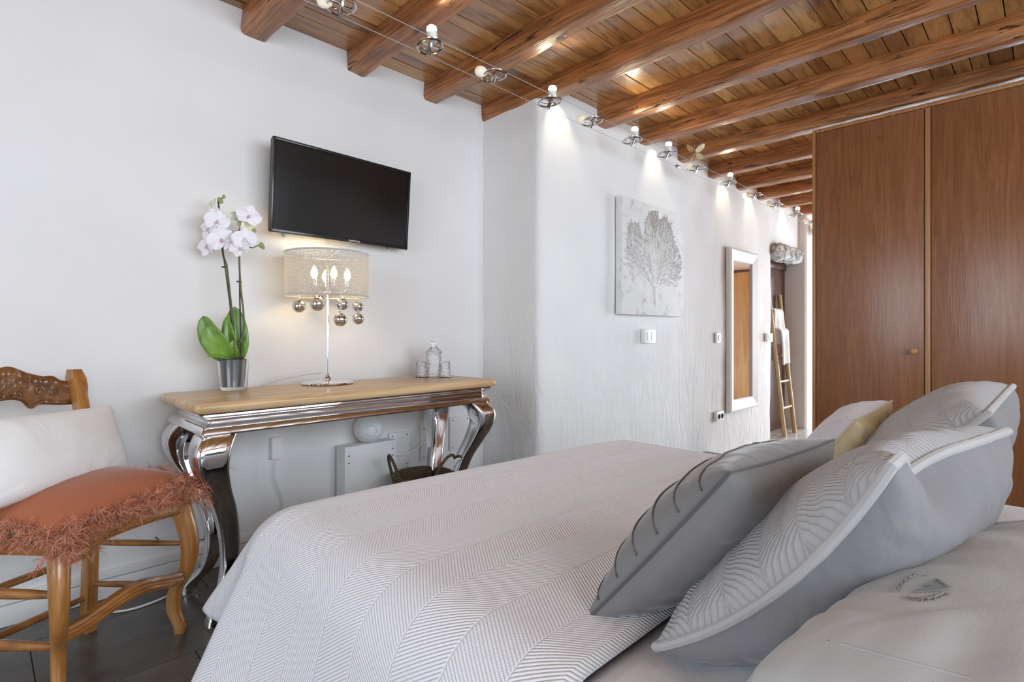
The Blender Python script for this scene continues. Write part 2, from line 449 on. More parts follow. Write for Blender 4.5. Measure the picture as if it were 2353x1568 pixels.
# ceiling: boards over beams
ce = box_struct('ceiling', (XL, YF, CZ+.02), (XE, 2.6, CZ+.12), Mat('ceiling_void', (.02, .012, .008), .9).m)
BX = [-.9, -.4, .12, .58-.21+.52, 1.40, 1.885, 2.335, 2.885, 3.39, 3.945, 4.50, 5.06, 5.60, 6.15, 6.70, 7.25, 7.8, 8.3]
BX[3] = .90
bmesh_board = MB().box((0, 0, 0), (1, 1, 1)).mesh('ceiling_board', m_board, smooth=False)
restb = MB()
edges = [XL]+BX+[XE]
for x0, x1 in zip(edges[:-1], edges[1:]):
    y = 2.6
    while y > YF:
        wd = R.uniform(.07, .105); z0 = CZ + R.uniform(-.003, .004)
        vis = (x1+y > 3.15) and (y > -.15) and x1 > .3 and (x0 < 4.4 or y > .85)
        if vis and x0 < 7.3: piece('board', bmesh_board, (x0+.001, y-wd+.0022, z0), (x1-.001, y-.0022, CZ+.022), ce)
        else: restb.box(((x0+x1)/2, y-wd/2, (z0+CZ+.022)/2), (x1-x0-.002, wd-.004, CZ+.022-z0))
        y -= wd
ro = restb.obj('board_field', m_board, ce, smooth=False); ro['kind'] = 'stuff'
def beam(x, y1, seed, wd=.105, dp=.105, bot=None):
    rr = random.Random(seed); mb = MB(); n = 130; k = 24
    y0 = YF
    vs = []; fs = []
    for i in range(n+1):
        y = lerp(y1, y0, i/n)
        w_ = wd/2*(1+.14*nz((0, y, seed), 1.3, seed)); d_ = dp*(1+.12*nz((seed, y, 0), 1.1, seed))
        cx = x + .016*nz((seed*3.1, y, 1), .8)
        for j in range(k):
            a = 2*math.pi*(j+.5)/k; c, s_ = math.cos(a), math.sin(a)
            e = .30
            px = math.copysign(abs(c)**e, c)*w_; pz = math.copysign(abs(s_)**e, s_)*d_*.55
            bmp = 1+.15*nz((px*14, y*2.8, pz*14), 1, seed) + .06*nz((px*34, y*9, pz*34), 1, seed)
            vs.append((cx+px*bmp, y, CZ-d_*.42+pz*bmp))
    for i in range(n):
        for j in range(k):
            l = (j+1) % k; fs.append((i*k+j, i*k+l, (i+1)*k+l, (i+1)*k+j))
    fs.append(tuple(range(k))); fs.append(tuple(n*k+j for j in range(k-1, -1, -1)))
    mb.add(vs, fs); return mb.obj('beam', m_beam, ce, angle=55)
for i, x in enumerate(BX):
    beam(x, 2.575 if x < 2.4 else (2.10 if x < 5.95 else 2.03), i*3+5, .115 if i == 3 else .105, .125 if i == 3 else .105)

# baseboard with a painted ledge behind the console
mb = MB(); mb.box((.1, 2.537, .035), (4.36, .026, .07), bev=.004); mb.box((.1, 2.541, .088), (4.36, .018, .03), bev=.004)
struct(mb.obj('baseboard_back', m_white))

# doorway niche: dark wooden door and rough stone lintel
d = struct(MB().box((6.375, 2.235, .85), (.885, .04, 1.92), bev=.004).obj('door_1', m_doorw))
mb = MB()
mb.box((6.375, 2.21, 1.79), (.88, .03, .09), bev=.006)
mb.box((6.375, 2.205, 1.845), (.885, .05, .03), bev=.006); mb.obj('door_head', m_doorw, d)
mb = MB(); mb.box((6.375, 2.212, 1.25), (.62, .02, .8), bev=.01); mb.box((6.375, 2.212, .35), (.62, .02, .7), bev=.01); mb.obj('door_panel', m_doorw, d)
M = Mat('grey_stone', (.4, .38, .36), .9); n1 = M.noise(M.coord('pos'), 14, 6, .65)
M.col(M.ramp(n1, [(.35, (.10, .09, .085)), (.5, (.38, .365, .35)), (.65, (.70, .69, .67))])); M.bump(n1, .02, .8)
mb = MB(); mb.ball((0, 0, 0), 1, 40)
mb.v = [(6.37+.46*x*(1+.08*nz((x, y, z), 2)), 2.075+.10*y*(1+.2*nz((x, y, z), 3, 2)), 1.885+.085*z*(1+.3*nz((x*4, y*2, z), 1.5, 4))) for x, y, z in
        [(math.copysign(abs(x)**.45, x), math.copysign(abs(y)**.6, y), math.copysign(abs(z)**.6, z)) for x, y, z in mb.v]]
struct(mb.obj('trim_1', M.m))
d = struct(MB().box((8.575, .59, .93), (.03, .40, 2.08), bev=.003).obj('door_2', m_honeyd))
mb = MB(); mb.box((8.57, .81, .95), (.05, .035, 2.12)); mb.box((8.57, .37, .95), (.05, .035, 2.12)); mb.box((8.57, .59, 1.99), (.05, .47, .035)); mb.obj('door_frame', m_doorw, d)

# ------------------------------------------------------------------ wardrobe
wd = thing('wardrobe', 'tall reddish brown wooden wardrobe reaching almost to the beams', 'wardrobe', (3.64, 1.02, 0))
mb = MB(); mb.box((.31, -1.02, 1.10), (.60, 2.02, 2.2)); mb.obj('carcass', m_wardf, wd, smooth=False)
mb = MB(); mb.box((.0, -.009, 1.125), (.035, .018, 2.25), bev=.003)
mb.box((.0, -1.02, 2.239), (.035, 2.0, .022), bev=.003)
mb.box((.31, -1.02, 2.235), (.62, 2.04, .03), bev=.003); mb.box((.31, -.009, 1.1), (.6, .018, 2.2)); mb.obj('frame', m_wardf, wd)
yy = -.02
for k in range(3):
    wdt = .53 if k < 2 else .53
    dr = MB().box((-.004, yy-wdt/2, 1.14), (.022, wdt-.004, 2.17), bev=.003).obj('door', m_ward, wd)
    if k == 0:
        q = MB().lathe([(.009, 0), (.009, .008), (.014, .012), (.0185, .018), (.0175, .024), (.011, .0275), (.0001, .028)], (-.015, -.02-.485, .908), 20,
                       Matrix.Rotation(-math.pi/2, 3, 'Y')).obj('knob', m_wardf, dr); q['label'] = 'round pale wooden knob'
    mb = MB(); mb.box((-.002, yy-wdt-.014, 1.14), (.026, .024, 2.17), bev=.003); mb.obj('divider_strip', m_wardf, wd)
    yy -= wdt+.028
# ------------------------------------------------------------------ television
def quadframe(tl, tr, bl):
    """matrix from (x right, y out of the screen, z up), origin at the centre of the screen"""
    tl, tr, bl = map(Vector, (tl, tr, bl)); X = (tr-tl); Z = tl-bl
    c = tl + X/2 - Z/2; x = X.normalized(); z = (Z - x*Z.dot(x)).normalized(); y = z.cross(x)
    return Matrix(((x.x, y.x, z.x, c.x), (x.y, y.y, z.y, c.y), (x.z, y.z, z.z, c.z), (0, 0, 0, 1))), X.length, Z.length
def P(u, v, X=None, Y=None, Z=None):
    """point on a plane of the room seen at a photograph position (used only to read off measured positions)"""
    t = (u-1176.5)/1230; d = Vector((S2*(1+t), S2*(1-t), (765-v)/1230)); c = Vector((0, 0, 1.01))
    k = X/d.x if X is not None else (Y/d.y if Y is not None else (Z-1.01)/d.z)
    return c + d*k
T4, tw, th = quadframe(P(627, 312, Y=2.395), P(942, 397, Y=2.435), P(620, 532, Y=2.43))
tv = thing('television', 'black flat screen television tilted on the white wall above the lamp', 'television')
tv.matrix_world = T4
m_tvb = Mat('glossy_black_bezel', (.012, .012, .012), .18).m
m_scr = Mat('black_screen', (.006, .006, .007), .16).m
mb = MB(); b = .012
for c, dd in (((0, 0, th/2-b/2), (tw, .02, b)), ((0, 0, -th/2+b*.7), (tw, .02, b*1.4)), ((-tw/2+b/2, 0, 0), (b, .02, th)), ((tw/2-b/2, 0, 0), (b, .02, th))): mb.box(c, dd, bev=.002)
mb.obj('bezel', m_tvb, tv)
MB().box((0, .004, 0), (tw-2*b+.002, .012, th-2*b), bev=.0).obj('screen', m_scr, tv, smooth=False)
mb = MB(); mb.box((0, .02, 0), (tw-.006, .022, th-.006), bev=.006); mb.box((0, .042, -.04), (tw*.6, .03, th*.6), bev=.012); mb.obj('back_shell', Mat('black_plastic', (.02, .02, .02), .5).m, tv)
mb = MB(); mb.tube([(tw*.34, 0, -th/2-.008), (tw*.34, 0, -th/2+.004)], .008, 10); mb.obj('sensor', m_tvb, tv)
cu = bpy.data.curves.new('logo', 'FONT'); cu.body = 'SAMSUNG'; cu.size = .013; cu.align_x = 'CENTER'; cu.extrude = .0004; cu.space_character = 1.15
cu.materials.append(Mat('logo_silver', (.6, .6, .6), .4).m)
tmp = bpy.data.objects.new('tmp', cu); COL.objects.link(tmp); bpy.context.view_layer.update()
lme = bpy.data.meshes.new_from_object(tmp.evaluated_get(bpy.context.evaluated_depsgraph_get())); bpy.data.objects.remove(tmp)
lo = link(bpy.data.objects.new('logo', lme), tv); lo['kind'] = 'stuff'; lo.location = (.045, -.0108, -th/2+.0035); lo.rotation_euler = (math.pi/2, 0, 0)
mb = MB(); iv = T4.inverted()
for c, dd in (((1.14, 2.535, 1.515), (.20, .03, .10)), ((1.28, 2.52, 1.66), (.08, .05, .2))):
    mb.box((0, 0, 0), dd, bev=.004)
    k = len(mb.v); n8 = 0
mbx = MB(); mbx.box((1.12, 2.535, 1.475), (.20, .026, .035), bev=.004); mbx.box((1.28, 2.50, 1.66), (.09, .11, .20), bev=.004)
mbx.v = [tuple(iv @ Vector(p)) for p in mbx.v]; q = mbx.obj('wall_bracket', m_plastic, tv); q['label'] = 'white wall bracket'

# ------------------------------------------------------------------ console table
TZ = .775
ct = thing('console_table', 'long chrome console table with honey wood top and curved legs', 'table', (1.185, 2.21, 0))
hx, hy = .682, .245
def rrect(hx, hy, r, n=6):
    out = []
    for sx, sy, a0 in ((1, 1, 0), (-1, 1, 90), (-1, -1, 180), (1, -1, 270)):
        for k in range(n+1):
            a = math.radians(a0+90*k/n); out.append((sx*(hx-r)+r*math.cos(a), sy*(hy-r)+r*math.sin(a)))
    return out
def loft(mb, loops):
    n = len(loops[0][0]); vs = []; fs = []
    for poly, z in loops: vs += [(x, y, z) for x, y in poly]
    for i in range(len(loops)-1):
        for k in range(n):
            l = (k+1) % n; fs.append((i*n+k, i*n+l, (i+1)*n+l, (i+1)*n+k))
    fs.append(tuple(range(n-1, -1, -1))); fs.append(tuple((len(loops)-1)*n+k for k in range(n)))
    mb.add(vs, fs)
mb = MB(); L = []
for i in range(9):
    a = math.pi*i/8; s_ = math.sin(a); z = TZ-.018-.018*math.cos(a)
    L.append((rrect(hx-.014+.014*s_**.7, hy-.014+.014*s_**.7, .03, 4), z))
loft(mb, L); mb.obj('tabletop', m_top, ct)
mb = MB(); L = []
for z, o_ in ((.738, .022), (.733, .020), (.729, .024), (.722, .030), (.715, .045), (.706, .052), (.700, .050), (.694, .040), (.684, .030), (.674, .024), (.667, .022), (.661, .026)):
    L.append((rrect(hx-o_, hy-o_, .012, 3), z))
loft(mb, L); mb.obj('apron', m_chrome, ct)
LEGX = [(math.copysign(abs(math.cos(t))**.38, math.cos(t))*1.04, math.copysign(abs(math.sin(t))**.38, math.sin(t))*1.04) for t in [2*math.pi*(k+.5)/24 for k in range(24)]]
OFF = [(0, .035), (.03, .030), (.09, -.012), (.18, -.034), (.28, -.030), (.38, -.008), (.46, .024), (.54, .052), (.60, .056), (.64, .042), (.668, .020)]
WID = [(0, .056), (.03, .048), (.09, .048), (.18, .054), (.28, .062), (.38, .070), (.46, .080), (.54, .098), (.60, .112), (.64, .115), (.668, .112)]
for sx in (-1, 1):
    for sy in (-1, 1):
        mb = MB(); loops = []; N = 40
        for i in range(N+1):
            z = .668*i/N; o_ = spl(OFF, z); w_ = spl(WID, z)
            ox = sx*(hx-.026-.06+(o_-.03)-.0) ; oy = sy*(hy-.026-.06+(o_-.03))
            sq = [(ox+a*w_/2, oy+b_*w_/2) for a, b_ in LEGX]
            loops.append((sq, z))
        loft(mb, loops); mb.obj('leg', m_chrome, ct, angle=50)

# ------------------------------------------------------------------ table lamp
lx, ly = 1.14, 2.34
tl = thing('table_lamp', 'chrome table lamp with sparkling mesh drum shade and hanging mirror balls', 'lamp', (lx, ly, TZ))
MB().lathe([(.001, 0), (.112, 0), (.116, .004), (.114, .009), (.09, .013), (.03, .017), (.019, .021), (.017, .03), (.012, .036), (.0085, .042)], n=48).obj('base', m_chrome, tl)
MB().tube([(0, 0, .03), (0, 0, .575)], .0072, 14).obj('pole', m_chrome, tl)
z0, z1, sr = .402, .596, .183
M = Mat('silver_mesh_shade', (.60, .60, .61), .35, .5)
sx = M.n('ShaderNodeSeparateXYZ'); M.lk(M.n('ShaderNodeTexCoord').outputs['UV'], sx.inputs[0])
a1 = M.math('ABSOLUTE', M.math('SINE', M.math('MULTIPLY', sx.outputs[0], math.pi*190)))
a2 = M.math('ABSOLUTE', M.math('SINE', M.math('MULTIPLY', sx.outputs[1], math.pi/.0058)))
hole = M.math('MULTIPLY', M.math('GREATER_THAN', a1, .50), M.math('GREATER_THAN', a2, .50))
vor = M.n('ShaderNodeTexVoronoi', Scale=260.0); M.lk(M.coord('Object'), vor.inputs['Vector'])
M.bump(vor.outputs['Distance'], .004, 1.0)
tr = M.n('ShaderNodeBsdfTransparent'); tl_ = M.n('ShaderNodeBsdfTranslucent'); tl_.inputs[0].default_value = (.85, .80, .70, 1)
mx0 = M.n('ShaderNodeMixShader', Fac=.10); M.lk(M.b.outputs[0], mx0.inputs[1]); M.lk(tl_.outputs[0], mx0.inputs[2])
mx = M.n('ShaderNodeMixShader'); M.lk(M.math('MULTIPLY', hole, .60), mx.inputs[0]); M.lk(mx0.outputs[0], mx.inputs[1]); M.lk(tr.outputs[0], mx.inputs[2]); M.lk(mx.outputs[0], M.out.inputs[0])
n = 96; mb = MB()
mb.add([(sr*math.cos(2*math.pi*k/n), sr*math.sin(2*math.pi*k/n), z) for z in (z0, z1) for k in range(n+1)],
       [(k, k+1, n+2+k, n+1+k) for k in range(n)], [(k/n, z) for z in (z0, z1) for k in range(n+1)])
sh = mb.obj('lamp_shade', M.m, tl)
mb = MB()
for z in (z0, z1): mb.tube([(sr*math.cos(2*math.pi*k/64), sr*math.sin(2*math.pi*k/64), z) for k in range(64)], .0035, 8, closed=True)
for a in (20, 140, 260):
    a = math.radians(a); mb.tube([(0, 0, z1-.02), (sr*math.cos(a), sr*math.sin(a), z1-.002)], .0022, 6)
mb.obj('shade_rim', Mat('silver_rim', (.66, .66, .67), .35, .5).m, sh)
m_bulbc = emit('candle_bulb', (1, .76, .36), 22)
for a in (205, 262, 330, 70):
    a_ = math.radians(a); bx_, by_ = .088*math.cos(a_), .088*math.sin(a_)
    MB().lathe([(.008, 0), (.0145, .012), (.0155, .024), (.012, .038), (.005, .052), (.0005, .058)], (bx_, by_, .478), 14).obj('bulb', m_bulbc, tl)
    mb = MB(); mb.lathe([(.009, 0), (.010, .03), (.006, .034)], (bx_, by_, .445), 12); mb.tube(bez((0, 0, .423), (bx_*.5, by_*.5, .403), (bx_, by_, .413), (bx_, by_, .448), 8), .004, 6); mb.obj('bulb_holder', m_chrome, tl)
pl = bpy.data.lights.new('lamp_glow', 'POINT'); pl.energy = 2.5; pl.color = (1, .74, .40); pl.shadow_soft_size = .06
po = bpy.data.objects.new('lamp_glow', pl); link(po, tl); po.location = (0, 0, .50)
# mirror balls: photo positions turned into angles around the shade
m_ballg = Mat('smoked_mirror_glass', (.62, .60, .57), .03, 1.0).m
tx, tyv = Vector((S2, -S2, 0)), Vector((S2, S2, 0))     # across / away from the viewpoint
for px, py, rr, dep in ((687, 704, 15.5, -.05), (729, 699, 17, -.12), (786, 699, 15, -.06), (822, 705, 13, .09), (782, 735, 16, -.10), (823, 733, 13.5, .07), (735, 690, 13, .10)):
    k = 2.46+dep; c = Vector((lx, ly, 0)); t = (px-1176.5)/1230
    wx, wy = S2*k*(1+t), S2*k*(1-t); z = 1.01+(765-py)*k/1230 - TZ; r_ = rr*k/1230*.97
    bx_, by_ = wx-lx, wy-ly
    if math.hypot(bx_, by_) > .165: f_ = .165/math.hypot(bx_, by_); bx_ *= f_; by_ *= f_
    bo = MB().ball((bx_, by_, z), r_, 24).obj('mirror_ball', m_ballg, tl)
    mb = MB(); mb.tube([(bx_, by_, z+r_*.9), (bx_, by_, z0+.02)], .0012, 5)
    zz = z+r_+.008; j = 0
    while zz < z0+.012: mb.ball((bx_, by_, zz), .0075 if j % 2 == 0 else .0055, 8); zz += .0145; j += 1
    q = mb.obj('crystal_bead', m_glass, bo); q['kind'] = 'stuff'
mb = MB(); mb.tube(bez((-.02, .02, .05), (-.12, .06, .045), (-.2, .08, .02), (-.26, .10, .002), 18), .0025, 6); mb.obj('cord', Mat('grey_cord', (.5, .47, .42), .5).m, tl)

# ------------------------------------------------------------------ orchid
ox, oy = .752, 2.385
orc = thing('potted_orchid', 'white and pale lilac orchid in a clear glass pot', 'plant', (ox, oy, TZ))
MB().lathe([(.001, .0), (.050, .0), (.0525, .004), (.060, .136), (.0565, .1365), (.0495, .014), (.001, .012)], n=40).obj('glass_pot', m_glass, orc)
MB().lathe([(.001, .014), (.040, .014), (.0445, .05), (.050, .126), (.0485, .126), (.043, .115), (.001, .112)], n=32).obj('inner_pot', None or Mat('dark_silver_liner', (.20, .20, .21), .32, .7).m, orc)
m_stem = Mat('orchid_stem', (.085, .10, .035), .5).m; m_stake = Mat('stake', (.035, .030, .022), .6).m
M = Mat('orchid_leaf', (.10, .22, .03), .35); M.set('Coat Weight', .2)
M.col(M.ramp(M.noise(M.coord('Object', (20, 20, 20)), 1, 3), [(.3, (.095, .20, .022)), (.7, (.20, .36, .055))])); m_leaf = M.m
M = Mat('orchid_petal', (.86, .82, .86), .6); M.set('Subsurface Weight', .15); M.set('Subsurface Radius', (.02, .02, .02)); m_petal = M.m
m_lip = Mat('orchid_lip', (.60, .40, .52), .5).m; m_petal2 = Mat('orchid_petal_green', (.78, .80, .66), .6).m
RT, UP, TW = Vector((S2, -S2, 0)), Vector((0, 0, 1)), Vector((-S2, -S2, 0))   # right, up and towards the room seen from the bed
pxm = 2.22/1230
def at(px, py, dep=0.0):   # measured on the plant: offsets from the foot of the pot
    return RT*((px-534)*pxm*.92) + UP*((896-py)*pxm) + TW*dep
def leaf(base, tip, wid, bend, nrm):
    base, tip, nrm = Vector(base), Vector(tip), Vector(nrm).normalized(); ax = (tip-base); Ln = ax.length; ax.normalize()
    sd = ax.cross(nrm).normalized(); mb = MB()
    def fn(u, v):
        w_ = wid*math.sin(math.pi*min(1, .04+.96*v)**.8)**.5*(1 if v < .98 else .3); x = (u-.5)*2
        return base + ax*(Ln*v) + sd*(x*w_*.5) + nrm*(bend*math.sin(v*math.pi) + abs(x)**1.4*w_*.16)
    mb.grid(fn, 8, 16)
    o = mb.obj('leaf', m_leaf, orc); so = o.modifiers.new('thick', 'SOLIDIFY'); so.thickness = .003; return o
leaf(at(528, 828, .01), at(476, 728, .05), .108, .014, TW+RT*-.2)
leaf(at(532, 826, .03), at(492, 752, .07), .098, .014, TW+UP*.2)
leaf(at(540, 828, -.01), at(531, 705, -.02), .096, .010, TW+RT*.5)
leaf(at(538, 828, .0), at(520, 728, .01), .055, .01, TW)
leaf(at(545, 826, .03), at(495, 818, .075), .040, .01, UP+TW*.6)
leaf(at(536, 828, .02), at(543, 782, .03), .030, .008, TW+RT*.5)
leaf(at(540, 830, .01), at(548, 800, .02), .024, .004, RT)
def path(pts, dep=0): return [at(x, y, dep) for x, y in pts]
mb = MB(); mb.tube(path([(541, 828), (538, 790), (533, 745), (527, 690), (521, 640), (517, 610), (509, 590), (505, 560), (504, 520), (499, 490), (497, 468), (503, 458), (513, 455)]), [.0042]*8+[.0034]*3+[.0024]*2, 8); mb.obj('flower_stem', m_stem, orc)
mb = MB(); mb.tube(path([(541, 826), (553, 790), (561, 770), (565, 750), (562, 710), (556, 665), (553, 620), (552, 570), (551, 545), (555, 522), (560, 512), (566, 508)], .012), [.004]*8+[.003]*4, 8)
mb.obj('flower_stem', m_stem, orc)
mb = MB(); mb.tube(path([(551, 560), (565, 568), (585, 572), (603, 565), (607, 570)], .012), .002, 6); mb.obj('flower_stem', m_stem, orc)
mb = MB(); mb.tube(path([(556, 828), (552, 690), (551, 600), (549, 530)], .006), .0032, 8); mb.obj('stake', m_stake, orc)
mb = MB(); mb.tube(path([(541, 828), (525, 690), (512, 600), (500, 480), (496, 462)], .004), .0022, 6); mb.obj('stake', m_stake, orc)
for c in (at(511, 615), at(552, 649, .012)): MB().box(c, (.018, .012, .006), bev=.002).obj('clip', m_stake, orc)
def petal(mb, c, d, n_, L, W, cup):
    d, n_ = d.normalized(), n_.normalized(); s_ = d.cross(n_).normalized()
    def fn(u, v):
        x = (u-.5)*2; w_ = W*.5*math.sin(math.pi*(.06+.90*v)**.85)**.55
        return c + d*(L*v) + s_*(x*w_) + n_*(cup*(v*v) - .12*W*x*x + .05*L*math.sin(5*x+3*v))
    mb.grid(fn, 6, 6)
def flower(c, size, facing, roll=0, greenish=False, shut=1.0):
    f = Vector(facing).normalized(); up = (UP - f*UP.dot(f)).normalized(); rt = up.cross(f).normalized()
    A = Matrix.Rotation(roll, 3, f); up = A @ up; rt = A @ rt
    s_ = size*1.12
    q = MB(); q.ball(c+f*s_*.05-up*s_*.02, s_*.06, 10); petal(q, c+f*s_*.04, -up+f*.6, f, s_*.17, s_*.13, s_*.05)
    q = q.obj('flower', m_lip, orc); q['label'] = 'orchid flower with mauve lip'
    for dx, dz, L, W, off in ((0, 1, .52, .44, -.002), (.85, -.6, .52, .42, -.002), (-.85, -.6, .52, .42, -.002), (1, .18, .56, .70, .002), (-1, .18, .56, .70, .002)):
        mb = MB(); petal(mb, c+f*off, rt*dx*shut+up*dz, f, s_*L, s_*W, s_*.10); mb.obj('petal', m_petal2 if greenish else m_petal, q, angle=80)
G = TW
flower(at(479, 570, .03), .078, G+RT*-.5+UP*-.15, .2)
flower(at(481, 531, .025), .080, G+RT*-.7, -.2)
flower(at(491, 500, .02), .066, G+RT*-.2, .4)
flower(at(509, 515, .045), .078, G+RT*.3, -.15)
flower(at(516, 555, .04), .084, G+RT*.6+UP*-.2, .5)
flower(at(484, 472, .01), .050, G+RT*-.8+UP*.5, .1, True, .5)
flower(at(546, 505, .01), .062, G*-.3+RT*-.8+UP*.4, .1, True)
flower(at(578, 500, .02), .080, G+RT*.9+UP*.1, -.3)
flower(at(563, 530, -.01), .070, RT+G*.2, .6, True)
flower(at(576, 555, .045), .078, G+RT*.25, .05)
flower(at(563, 574, .04), .070, G+RT*-.1+UP*-.3, .4)
flower(at(536, 545, .0), .060, G*.4+RT*-.6, .8)
flower(at(535, 572, .01), .050, G*.6+RT*.2+UP*-.4, .3)
m_bud = Mat('orchid_bud', (.30, .32, .13), .5).m
for px, py, r_ in ((514, 455, .007), (503, 462, .009), (508, 466, .008), (607, 566, .010), (589, 533, .009), (612, 571, .007)): MB().ball(at(px, py, .012), r_, 10, sz=1.25).obj('bud', m_bud, orc)

# ------------------------------------------------------------------ glassware
def tumbler(c):
    mb = MB(); mb.lathe([(.0300, 0), (.0320, .0), (.0305, .03), (.0285, .082), (.0270, .086), (.001, .086), (.001, .080), (.025, .079), (.0285, .03), (.0300, 0)], c, 28)
    o = mb.obj('drinking_glass', m_cutglass); return o
M = Mat('cut_glass', (.97, .98, .98), .02); M.set('Transmission Weight', 1.0); M.set('IOR', 1.40)
v_ = M.n('ShaderNodeTexVoronoi', Scale=110.0); M.lk(M.coord('Object'), v_.inputs['Vector']); M.bump(v_.outputs['Distance'], .004, .6); m_cutglass = M.m
pg = P(979, 867, Z=TZ); tag(tumbler((1.652, 2.325, TZ)), 'upturned clear tumbler left of the stoppered glass bottle', 'glass', 'upturned tumblers on the console')
tag(tumbler((1.735, 2.235, TZ)), 'upturned clear tumbler right of the stoppered glass bottle, nearest the table end', 'glass', 'upturned tumblers on the console')
bt = thing('glass_bottle', 'clear cut glass bottle with flat stopper between two tumblers', 'bottle', (1.755, 2.355, TZ))
MB().lathe([(.001, 0), (.038, 0), (.041, .004), (.041, .10), (.040, .118), (.046, .124), (.044, .134), (.026, .150), (.017, .156), (.017, .172), (.015, .172), (.014, .156), (.036, .118), (.037, .01), (.001, .008)], n=32).obj('body', m_cutglass, bt)
MB().lathe([(.001, .163), (.012, .163), (.0125, .176), (.0125, .186), (.017, .189), (.017, .196), (.001, .197)], n=24).obj('stopper', m_glass, bt)
# ------------------------------------------------------------------ things under the console
he = thing('panel_heater', 'white box panel with paired screws standing under the console', 'heater', (1.425, 2.49, 0))
MB().box((0, -.005, .222), (.292, .09, .444), bev=.004).obj('body', m_white, he)
m_screw = Mat('dark_screw', (.08, .08, .08), .4).m
screw_mesh = MB().lathe([(.004, 0), (.004, .002), (.0001, .0025)], (0, 0, 0), 8, Matrix.Rotation(math.pi/2, 3, 'X')).mesh('screw', m_screw)
for sx_ in (-1, 1):
    for z in (.40, .365): link(bpy.data.objects.new('screw', screw_mesh), he).location = (sx_*.125, -.0515, z)
mb = MB(); mb.box((0, -.051, .2), (.27, .002, .40)); mb.obj('front_plate', m_plastic, he, smooth=False)
gl = thing('globe', 'white round globe with a ring mark resting on the panel heater', 'ornament', (1.425, 2.468, .444))
MB().ball((0, 0, .074), .074, 36).obj('ball', m_plastic, gl)
fd = Vector((-.35, -1, -.05)).normalized(); sdv = fd.cross(UP).normalized(); upv = sdv.cross(fd)
mb = MB(); mb.tube([Vector((0, 0, .074)) + (fd*math.cos(.36)+(sdv*math.cos(a)+upv*math.sin(a))*math.sin(.36))*.0742 for a in [2*math.pi*k/40 for k in range(4, 38)]], .0009, 6); mb.obj('ring_mark', Mat('grey_groove', (.35, .35, .36), .5).m, gl)
def plate(x, z, w_, h_, lab, y=2.541):
    t = thing('cover_plate', lab, 'plate', (x, y, z)); MB().box((0, 0, 0), (w_, .014, h_), bev=.003).obj('panel', m_white, t)
    for a in (-1, 1):
        for b_ in (-1, 1): link(bpy.data.objects.new('screw', screw_mesh), t).location = (a*(w_/2-.018), -.007, b_*(h_/2-.018))
plate(1.655, .36, .13, .20, 'small white wall plate just right of the panel heater')
plate(1.875, .375, .15, .20, 'white wall plate with dark edge behind the rear chrome leg')
plate(2.085, .40, .15, .20, 'white wall plate between the right hand chrome legs')
cb = MB(); cb.tube(bez((1.58, 2.53, .36), (1.62, 2.50, .33), (1.70, 2.50, .33), (1.80, 2.53, .375), 14), .004, 6); tag(cb.obj('cable', m_plastic), 'short white cable looping from the panel heater to a wall plate', 'cable')
ps = thing('wall_socket', 'small white wall socket under the left part of the console', 'socket', (.985, 2.547, .475))
MB().box((0, -.012, 0), (.05, .03, .10), bev=.005).obj('body', m_plastic, ps)
mb = MB(); mb.tube(bez((0, -.03, -.05), (-.04, -.03, -.2), (.06, -.02, -.18), (.02, -.02, -.33), 20)+bez((.02, -.02, -.33), (0, -.02, -.40), (-.08, -.04, -.44), (-.13, -.06, -.468), 12)[1:], .003, 6); q = mb.obj('cord', m_plastic, ps)
mb = MB(); mb.tube(bez((.50, 2.50, .20), (.56, 2.48, .12), (.62, 2.50, .16), (.72, 2.52, .13), 14), .0022, 6); tag(mb.obj('black_cable', Mat('black_cable', (.02, .02, .02), .5).m), 'thin black cable hanging behind the chair beside the chrome leg', 'cable')
mb = MB(); mb.tube(bez((.30, 2.46, .006), (.33, 2.36, .004), (.40, 2.30, .004), (.60, 2.42, .004), 18), .004, 6); tag(mb.obj('white_cable', m_plastic), 'white cable curving over the dark floor behind the chair', 'cable')
bk = thing('wicker_basket', 'dark woven wicker basket with two rope handles under the console', 'basket', (1.60, 2.24, 0))
M = Mat('wicker', (.16, .115, .06), .85); zz = M.n('ShaderNodeTexWave', Scale=34.0, Distortion=2.0, Detail=2.0); zz.bands_direction = 'Z'; M.lk(M.coord('Object'), zz.inputs['Vector'])
M.bump(zz.outputs[1], .01, .9); M.col(M.ramp(zz.outputs[1], [(0, (.07, .05, .025)), (1, (.24, .175, .10))])); m_wick = M.m
MB().lathe([(.001, 0), (.115, 0), (.135, .03), (.150, .15), (.150, .28), (.146, .295), (.138, .28), (.138, .15), (.12, .03), (.001, .02)], n=40).obj('body', m_wick, bk)
mb = MB(); mb.tube([(.147*math.cos(a), .147*math.sin(a), .290) for a in [2*math.pi*k/48 for k in range(48)]], .009, 8, closed=True); mb.obj('rim', m_wick, bk)
for sg in (-1, 1):
    c = RT*(.125*sg) + TW*(.03 if sg < 0 else -.02); a_, b_ = c + TW*.055, c - TW*.055
    if sg < 0: a_, b_ = RT*-.075+TW*.115, RT*-.145
    if sg > 0: a_, b_ = RT*.055+TW*.12, RT*.145+TW*-.02
    o_ = RT*(.06*sg)
    mb = MB(); p = bez(a_+UP*.24, a_+UP*.44+o_, b_+UP*.46+o_, b_+UP*.25, 24); mb.tube(p, .0075, 8); mb.obj('handle', m_wick, bk)

